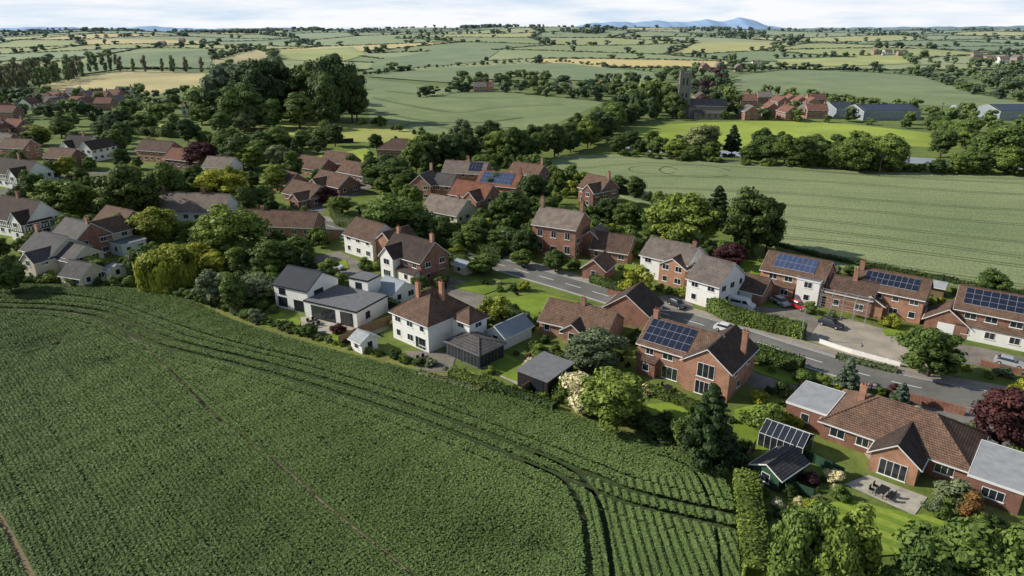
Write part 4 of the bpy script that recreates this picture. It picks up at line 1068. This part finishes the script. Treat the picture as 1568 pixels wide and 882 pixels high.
# ------------------------------------------------------------------ cars
def car(u,v,ang,paint,van=False):
    o=G(u,v); E=obj('parked_van' if van else 'parked_car',None,loc=(o[0],o[1],.06),rz=math.radians(ang))
    b=Buf()
    if van: body=[(-2.4,.35),(-2.45,.9),(-2.4,2.0),(-2.2,2.15),(1.0,2.1),(1.6,1.3),(2.3,1.1),(2.45,.8),(2.4,.35)]; W=.95
    else: body=[(-2.1,.32),(-2.12,.65),(-2.05,.9),(-1.5,.97),(1.0,.93),(1.9,.78),(2.1,.6),(2.08,.32)]; W=.86
    def ext(pf,w0,m,inset=0):
        k=len(b.v); n=len(pf); zs=[p[1] for p in pf]; zm=min(zs);zx=max(zs)
        for sg in(-1,1):
            for x,z in pf: b.v.append((x,sg*(w0-inset*(z-zm)/(zx-zm+1e-6)),z))
        for i in range(n):
            j=(i+1)%n; b.f.append([k+i,k+j,k+n+j,k+n+i]); b.m.append(m)
        b.f.append([k+i for i in range(n)]);b.m.append(m);b.f.append([k+n+i for i in reversed(range(n))]);b.m.append(m)
    ext(body,W,0,.06)
    if van:
        ext([(.3,1.3),(.35,1.95),(1.0,1.95),(1.45,1.3)],W+.01,1,.07); ext([(-1.9,1.3),(-1.9,1.9),(.1,1.9),(.1,1.3)],W+.005,1,.07)
    else:
        ext([(-1.75,.94),(-1.25,1.38),(.35,1.38),(1.05,.92)],.80,1,.16)
        ext([(-1.3,1.36),(-1.2,1.44),(.25,1.44),(.42,1.36)],.66,0,.05)
    for x in(-1.3,1.3):
        for y in(-1,1): b.cyl((x,y*(W-.16),.33),(x,y*(W+.02),.33),.33,.33,14,2); b.cyl((x,y*(W+.02),.33),(x,y*(W+.035),.33),.18,.17,10,3)
    b.box(2.06 if not van else 2.42,2.12 if not van else 2.47,-W+.1,-W+.4,.55,.72,3);b.box(2.06 if not van else 2.42,2.12 if not van else 2.47,W-.4,W-.1,.55,.72,3)
    obj('body',b.mesh('car_body',[paint,'glass','rubber','solar_frame']),E)
for c in((898,476,-25,'car_dark'),(914,486,-25,'car_white'),(1037,470,-60,'car_dark'),(1195,466,-70,'car_silver'),(1221,472,-60,'car_red'),(1112,508,-38,'car_white'),(540,276,-60,'car_silver'),(532,290,-60,'car_blue'),(548,284,-60,'car_dark'),
   (512,412,-20,'car_white'),(1272,500,-50,'car_dark'),(778,328,-40,'car_silver'),(1545,560,-40,'car_silver'),(505,276,-60,'car_white'),(1530,640,-30,'car_dark'),(80,276,10,'car_silver')): car(*c)
car(1135,472,-38,'car_white',True)
def pole(u,v,h=9):
    o=G(u,v);b=Buf();b.cyl((0,0,0),(0,0,h),.16,.11,8);b.box(-1,1,-.06,.06,h-1,h-.85)
    for x in(-.9,0,.9): b.cyl((x,0,h-.85),(x,0,h-.6),.05,.05,6)
    obj('utility_pole',b.mesh('pole',['wood_dark']),loc=(o[0],o[1],terr(*o)))
for p in((1345,272),(640,150),(1440,180)): pole(*p)
def flag(u,v):
    o=G(u,v);E=obj('flagpole',None,loc=(o[0],o[1],0));b=Buf();b.cyl((0,0,0),(0,0,4),.05,.035,8);obj('pole',b.mesh('pole',['white_trim']),E)
    f=Buf();pr=lambda x:.1*math.sin(x*4)
    for i in range(8):
        x0,x1=.05+i*.15,.05+(i+1)*.15
        for z0,z1 in((3.1,3.45),(3.45,3.58),(3.58,3.93)):
            m=1 if (z0==3.45 or i==3) else 0
            f.poly([(x0,pr(x0),z0),(x1,pr(x1),z0),(x1,pr(x1),z1),(x0,pr(x0),z1)],m)
    obj('flag',f.mesh('flag',['flag_white','flag_red']),E)
flag(1322,625)
def gtable(u,v):
    o=G(u,v);b=Buf();b.box(-.9,.9,-.5,.5,.7,.76);[b.cyl((x,y,0.02),(x,y,.7),.04,.04,6) for x in(-.8,.8) for y in(-.4,.4)]
    for x,y in((-.5,-.95),(.5,-.95),(-.5,.95),(.5,.95)):
        b.box(x-.25,x+.25,y-.25,y+.25,.4,.46); s=1 if y>0 else -1; b.box(x-.25,x+.25,y+s*.22,y+s*.27,.461,.95)
        for a in(-.2,.2):
            for c in(-.2,.2): b.cyl((x+a,y+c,.02),(x+a,y+c,.4),.025,.025,5)
    obj('garden_table',b.mesh('garden_table',['dark_trim']),loc=(o[0],o[1],.06),rz=.7)
for p in((1350,758),(480,497),(650,555),(1090,650),(1020,600)): gtable(*p)
def scaffold(u,v,ang,L,h):
    o=G(u,v);b=Buf()
    for i in range(int(L/2)+1):
        x=-L+i*2
        for y in(0,-1.2): b.cyl((x,y,0),(x,y,h),.04,.04,5)
        for z in(2,4): b.cyl((x,0,z),(x,-1.2,z),.03,.03,5)
    for z in(2,3,4,5):
        for y in(0,-1.2): b.cyl((-L,y,z),(0,y,z),.03,.03,5)
    b.box(-L,0,-1.15,-.05,4.06,4.12,1)
    obj('scaffolding',b.mesh('scaffold',['solar_frame','wood_fence']),loc=(o[0],o[1],0),rz=math.radians(ang))
scaffold(1325,496,-38,8,5.2)
# ------------------------------------------------------------------ trees (surveyed)
for t in [('O',20,455,392,50),('L',110,350,272,78),('D',205,350,250,85),('O',265,330,246,60),('Y',345,325,258,75),('K',380,345,285,32),('O',185,375,325,55),('Y',245,380,315,72),('W',265,448,376,92),
 ('L',358,408,312,105),('O',425,420,366,65),('C',470,420,386,34),('G',332,470,413,62),('O',360,482,418,50),('G',395,468,418,62),('Y',333,425,384,50),('O',300,410,370,50),('O',230,425,375,50),
 ('L',605,378,296,85),('O',640,372,320,50),('O',675,378,330,42),('O',720,388,342,48),('L',740,424,388,46),('O',783,352,290,58),('D',820,324,266,50),('O',770,392,348,56),('y',755,503,452,50),('D',805,400,350,45),
 ('L',1045,388,292,90),('C',1095,350,283,44),('D',1140,400,284,84),('D',1172,392,300,50),('O',1005,362,306,46),('O',960,352,308,46),('D',930,342,302,40),('y',905,378,342,42),('O',965,398,364,50),('y',975,456,408,50),('B',1118,414,370,44),
 ('G',905,575,506,92),('x',888,630,570,58),('L',935,668,568,104),('C',1078,728,586,86),('l',1165,668,620,60),('U',1293,604,546,38),('U',1375,628,585,32),('O',1417,590,503,92),('O',1510,470,410,54),('B',1525,700,598,88),
 ('g',1458,780,734,46),('r',1482,795,752,34),('p',1190,960,775,60),('p',1228,960,764,60),('p',1282,970,775,66),('p',1255,990,800,60),('L',1440,1010,795,170),('O',1560,970,775,130),('L',1500,1020,800,120),('O',1370,1020,830,90),
 ('O',870,610,582,40),('d',1010,680,640,60),('O',1045,690,640,50),('O',760,300,262,40),('y',1205,660,630,40),('y',1560,610,580,36),('B',500,315,284,36),('L',425,295,250,40),
 ('B',310,262,216,50),('D',370,262,206,50),('O',405,240,200,50),('O',450,275,230,30),('C',455,262,212,25),('O',600,295,243,80),('K',640,262,214,30),('K',660,262,216,30),('K',590,290,238,34),('K',612,292,240,34),('K',570,290,240,30),
 ('G',708,222,180,34),('D',775,332,300,36),('y',880,300,275,34),('y',1270,470,445,24),('b',1440,800,772,30),('O',740,270,235,36),('O',840,345,300,36),('b',1090,460,440,30),('O',850,420,380,34),('O',800,412,380,30),('y',700,392,372,24),
 ('V',1345,262,205,75),('V',1240,256,212,60),('G',1075,238,190,55),('O',1115,180,130,36),('C',1108,176,122,24),('O',1000,178,118,44),('O',1030,182,140,40),('C',1120,236,190,30),('L',1530,262,190,70),
 ('G',350,180,95,70),('D',400,190,88,70),('D',440,185,84,60),('O',478,185,90,60),('D',515,190,80,70),('D',540,190,94,46),('L',375,200,125,60),('O',460,200,140,50),('P',505,195,110,40),('D',330,190,135,50),('L',420,200,150,40),
 ('G',10,340,300,50),('L',150,430,392,50),('O',215,420,380,40),('L',520,330,300,40),('L',300,180,130,50),('Y',60,225,190,40)]: T(*t)
def okpos(x,y,m=0):
    for P in FOOT:
        if inpoly(x,y,P): return False
    if m:
        for P in FOOT:
            for q in((m,0),(-m,0),(0,m),(0,m*1.6),(0,m*2.6)):
                if inpoly(x+q[0],y+q[1],P): return False
    for P in SHEETS:
        if inpoly(x,y,P): return False
    return True
def scatter(uv,n,kinds,hr,wr,m=0,mind=3,tries=12):
    P=GL(uv); xs=[p[0] for p in P];yy=[p[1] for p in P]; pts=[]
    for _ in range(n*tries):
        if len(pts)>=n: break
        x,y=R.uniform(min(xs),max(xs)),R.uniform(min(yy),max(yy))
        if not inpoly(x,y,P) or not okpos(x,y,m): continue
        if any((x-a)**2+(y-b)**2<mind*mind for a,b in pts): continue
        pts.append((x,y)); h=R.uniform(*hr); tree(R.choice(kinds),x,y,h,h*R.uniform(*wr))
def line(uv,sp,kinds,hr,wr,jit=2,chk=True):
    for (x,y) in resamp(GL(uv),sp):
        x+=R.uniform(-jit,jit);y+=R.uniform(-jit,jit)
        if chk and any(inpoly(x,y,P) for P in FOOT): continue
        h=R.uniform(*hr); tree(R.choice(kinds),x,y,h,h*R.uniform(*wr))
line([(955,236),(1060,246),(1110,249)],6.5,'OODDL',(5,9),(.9,1.2),2.5)
line([(1145,250),(1330,264),(1380,265)],6,'OODDL',(7,13),(.8,1.1),2.5)
line([(1425,266),(1568,268),(1700,278)],6.5,'OOLDL',(6,13),(.8,1.1),2.5)
line([(955,240),(1110,252)],5,'bdl',(2,4),(1.1,1.5),2); line([(1145,254),(1600,272)],5,'bdl',(2,4),(1.1,1.5),2)
line([(960,228),(1080,232)],11,'OOD',(6,10),(.8,1.1),3); line([(1160,234),(1300,240),(1360,242)],10,'OODL',(8,12),(.8,1.1),3)
line([(1440,242),(1500,246),(1600,252)],8,'OOLL',(9,14),(.8,1.1),4)
line([(640,262),(700,250),(790,248),(860,240),(905,222),(950,192),(1000,180)],7,'DDLO',(10,15),(.7,1.0),3)
line([(700,232),(800,226),(880,212),(930,188),(980,165)],12,'DDO',(8,13),(.8,1.0),4)
line([(560,190),(640,207),(700,214),(800,210)],10,'Odbl',(2,6),(.9,1.3),3)
line([(1000,184),(1110,182),(1210,186),(1310,188),(1400,198)],14,'ODOdP',(4,9),(.8,1.2),3)
line([(985,160),(1040,165)],9,'D',(10,16),(.8,1),4)
line([(0,140),(60,124),(130,114),(185,108)],8,'NNP',(18,24),(.28,.4),3,False)
line([(0,150),(70,132),(130,120)],10,'NP',(16,22),(.3,.4),3,False)
line([(185,111),(325,114)],17,'NP',(15,20),(.3,.38),3,False)
line([(560,116),(640,106),(700,101),(860,95),(1000,110)],10,'Odd',(2,7),(1,1.6),2)
line([(700,138),(780,142),(860,150),(925,156)],12,'OddD',(4,13),(.9,1.3),3)
line([(1125,112),(1210,106),(1320,110),(1410,116),(1510,148),(1568,156)],10,'OddD',(3,10),(.9,1.5),3)
line([(640,150),(700,140),(720,142)],8,'Dd',(5,10),(.9,1.2),3)
line([(1190,90),(1380,84),(1400,98)],12,'Odd',(3,10),(1,1.5),3)
line([(400,78),(420,84),(408,104)],10,'O',(5,12),(1,1.3),3)
line([(330,92),(395,76)],10,'dO',(4,10),(1,1.3),3)
line([(820,256),(850,272),(920,290),(1000,316),(1060,338)],6,'OdlDb',(3,8),(.9,1.2),2)
line([(1430,205),(1480,228),(1568,240)],9,'OL',(6,12),(.8,1.1),3)
scatter([(690,140),(780,138),(870,146),(860,124),(780,118),(710,122)],24,'ODLO',(8,14),(.8,1.1),0,6)
scatter([(870,148),(1000,165),(1020,120),(930,120)],26,'ODLO',(7,14),(.8,1.1),0,7)
scatter([(985,178),(1110,180),(1130,120),(1040,110),(1000,125)],28,'ODLB',(7,15),(.8,1.1),2,7)
scatter([(1110,185),(1310,188),(1420,170),(1260,140),(1110,130)],30,'OOLP',(5,10),(.8,1.1),3,8)
scatter([(1290,160),(1568,190),(1568,240),(1440,215),(1310,182)],28,'OOLL',(5,11),(.8,1.1),3,8)
scatter([(1380,118),(1568,148),(1700,150),(1700,95),(1400,95)],70,'ODLO',(7,14),(.8,1.1),0,7)
scatter([(320,150),(560,190),(560,175),(520,130),(340,110)],70,'ODDL',(12,20),(.6,.85),0,8)
scatter([(320,150),(420,195),(560,215),(560,192),(340,140)],26,'OOLY',(6,13),(.8,1.1),0,7)
scatter([(0,150),(330,150),(430,205),(560,222),(560,245),(330,285),(0,262)],145,'OOLDLOGbD',(4,12),(.8,1.15),3,6.5)
scatter([(0,262),(330,285),(560,255),(600,300),(470,330),(0,330)],52,'OLDbbY',(3,8),(.8,1.15),3,5)
scatter([(0,330),(470,330),(500,380),(330,460),(0,430)],60,'OLDbbY',(2,6.5),(.8,1.1),3,4)
scatter([(560,215),(700,235),(860,262),(920,300),(780,340),(600,330),(560,300)],50,'OLDbb',(3,8),(.8,1.1),3,4.5)
scatter([(500,330),(900,330),(1180,400),(1060,440),(760,395),(560,370)],76,'OLDbbly',(2,6.5),(.8,1.2),2,4)
SH='bbdlllygcxd'
scatter([(1180,400),(1600,470),(1600,600),(1250,520),(1000,470),(900,400)],90,'bbdlllyg',(.8,2.6),(.9,1.4),.6,2.5)
scatter([(400,440),(760,430),(1130,540),(1300,590),(1568,650),(1568,780),(1290,720),(1100,690),(850,622),(640,562),(380,490)],220,SH,(.7,2.3),(.9,1.5),.5,2.0)
scatter([(300,440),(560,380),(760,420),(640,480),(400,490)],60,'bbdlllO',(1.2,4.2),(.9,1.3),.8,3)
scatter([(1160,740),(1290,730),(1300,760),(1230,795),(1165,800)],26,SH,(.6,2),(.9,1.4),0,1.3)
scatter([(1410,780),(1560,740),(1640,830),(1480,860)],22,SH,(.8,2.2),(.9,1.4),.5,1.6)
mar=offs(crom(GL([(230,446),(300,463),(350,487),(420,510),(520,539),(640,568),(740,597),(850,627),(960,663),(1060,693),(1100,720)]),6),1.3)
strip('rough_grass_verge',mar,2.2,'rough_grass',z=.03)
for (x,y) in resamp(mar,1.7):
    if R.random()<.8: h=R.uniform(.6,1.6); tree(R.choice('bdlgl'),x+R.uniform(-.5,.5),y+R.uniform(.2,1.4),h,h*R.uniform(1.1,1.9))
for (x,y) in resamp(offs(crom(GL([(850,627),(960,663),(1060,693),(1110,730)]),6),3.0),2.4):
    h=R.uniform(1.6,3.6); tree(R.choice('bdO'),x,y,h,h*R.uniform(1,1.4))
for (x,y) in resamp(offs(crom(GL([(300,463),(350,487),(420,510),(500,533)]),6),2.0),2.2):
    h=R.uniform(1.0,2.6); tree(R.choice('bgdO'),x,y,h,h*R.uniform(1,1.4))
for (x,y) in resamp(crom(GL([(0,432),(80,434),(160,438),(230,442),(330,470)]),6),2.2):
    h=R.uniform(1.0,2.8); tree(R.choice('bdlO'),x,y,h,h*R.uniform(1,1.4))
for (kind,mat),L in FAR.items():
    Vs=[];Qs=[];Ms=[];Ss=[];o=0; L=np.array(L); var=RNG.integers(0,len(LOW[kind]),len(L))
    for k,(V,Q,mi,S) in enumerate(LOW[kind]):
        A=L[var==k]
        if len(A)==0: continue
        n=len(A); th=RNG.random(n)*6.28; c,s=np.cos(th)[:,None],np.sin(th)[:,None]
        X=(V[None,:,0]*c-V[None,:,1]*s)*A[:,4:5]/10+A[:,0:1]; Y=(V[None,:,0]*s+V[None,:,1]*c)*A[:,4:5]/10+A[:,1:2]; Z=V[None,:,2]*A[:,3:4]/10+A[:,2:3]-.2
        Vs.append(np.stack([X,Y,Z],2).reshape(-1,3)); Qs.append((Q[None]+(np.arange(n)*len(V))[:,None,None]).reshape(-1,4)+o); o+=n*len(V)
        Ms.append(np.tile(mi,n)); Ss.append(np.clip(np.tile(S,n)*np.repeat(RNG.uniform(.7,1.3,n),len(S))+.08,0,1.2))
    Q=np.concatenate(Qs)
    nm={'broad':'distant_trees','conifer':'distant_conifers','poplar':'distant_poplars','bush':'distant_hedgerows'}[kind]
    obj(nm,qmesh(nm,np.concatenate(Vs),Q,[mat,'bark'],np.concatenate(Ms),np.concatenate(Ss)))
# ------------------------------------------------------------------ light, sky, camera
S=Vector((-.97,.14,0)).normalized(); EL=math.radians(31)
D=Vector((S.x*math.cos(EL),S.y*math.cos(EL),math.sin(EL)))
sun=bpy.data.lights.new('sun','SUN'); sun.energy=5.0; sun.angle=math.radians(.5); sun.color=(1,.95,.85)
so=bpy.data.objects.new('sun',sun); COL.objects.link(so); so.rotation_euler=D.to_track_quat('Z','Y').to_euler(); so.location=(-100,50,150)
w=bpy.data.worlds.new('World'); scene.world=w; w.use_nodes=True; n=w.node_tree.nodes; l=w.node_tree.links; n.clear()
sky=n.new('ShaderNodeTexSky'); sky.sky_type='NISHITA'; sky.sun_disc=False; sky.sun_elevation=EL; sky.sun_rotation=math.atan2(S.x,S.y); sky.altitude=100; sky.air_density=1; sky.dust_density=.6
tc=n.new('ShaderNodeTexCoord'); mp=n.new('ShaderNodeMapping'); mp.inputs['Scale'].default_value=(3,3,26); l.new(tc.outputs['Generated'],mp.inputs[0])
nz=n.new('ShaderNodeTexNoise'); nz.inputs['Scale'].default_value=2.2; nz.inputs['Detail'].default_value=8; nz.inputs['Roughness'].default_value=.55; l.new(mp.outputs[0],nz.inputs[0])
rp=n.new('ShaderNodeValToRGB'); rp.color_ramp.elements[0].position=.34; rp.color_ramp.elements[1].position=.58; l.new(nz.outputs['Fac'],rp.inputs[0])
sx=n.new('ShaderNodeSeparateXYZ'); l.new(tc.outputs['Generated'],sx.inputs[0])
lowr=n.new('ShaderNodeValToRGB'); lowr.color_ramp.elements[0].position=.06; lowr.color_ramp.elements[0].color=(1,1,1,1); lowr.color_ramp.elements[1].position=.30; lowr.color_ramp.elements[1].color=(.05,.05,.05,1); l.new(sx.outputs[2],lowr.inputs[0])
hz=n.new('ShaderNodeMix'); hz.data_type='RGBA'; l.new(lowr.outputs[0],hz.inputs['Factor']); l.new(sky.outputs[0],hz.inputs[6]); hz.inputs[7].default_value=(7.0,8.3,9.8,1)
ml=n.new('ShaderNodeMath'); ml.operation='MULTIPLY'; l.new(rp.outputs[0],ml.inputs[0]); l.new(lowr.outputs[0],ml.inputs[1])
mx=n.new('ShaderNodeMix'); mx.data_type='RGBA'; l.new(ml.outputs[0],mx.inputs['Factor']); l.new(hz.outputs[2],mx.inputs[6]); mx.inputs[7].default_value=(10.2,10.4,10.7,1)
bg=n.new('ShaderNodeBackground'); bg.inputs[1].default_value=.094; l.new(mx.outputs[2],bg.inputs[0]); ow=n.new('ShaderNodeOutputWorld'); l.new(bg.outputs[0],ow.inputs[0])
cam=bpy.data.cameras.new('camera'); cam.sensor_width=36; cam.lens=36*FP/1568; cam.clip_end=60000; cam.clip_start=.5
co=bpy.data.objects.new('camera',cam); COL.objects.link(co); co.location=(0,0,CH); co.rotation_euler=(math.pi/2-PIT,0,0); scene.camera=co
scene.view_settings.view_transform='Standard'; scene.view_settings.look='None'; scene.view_settings.exposure=0
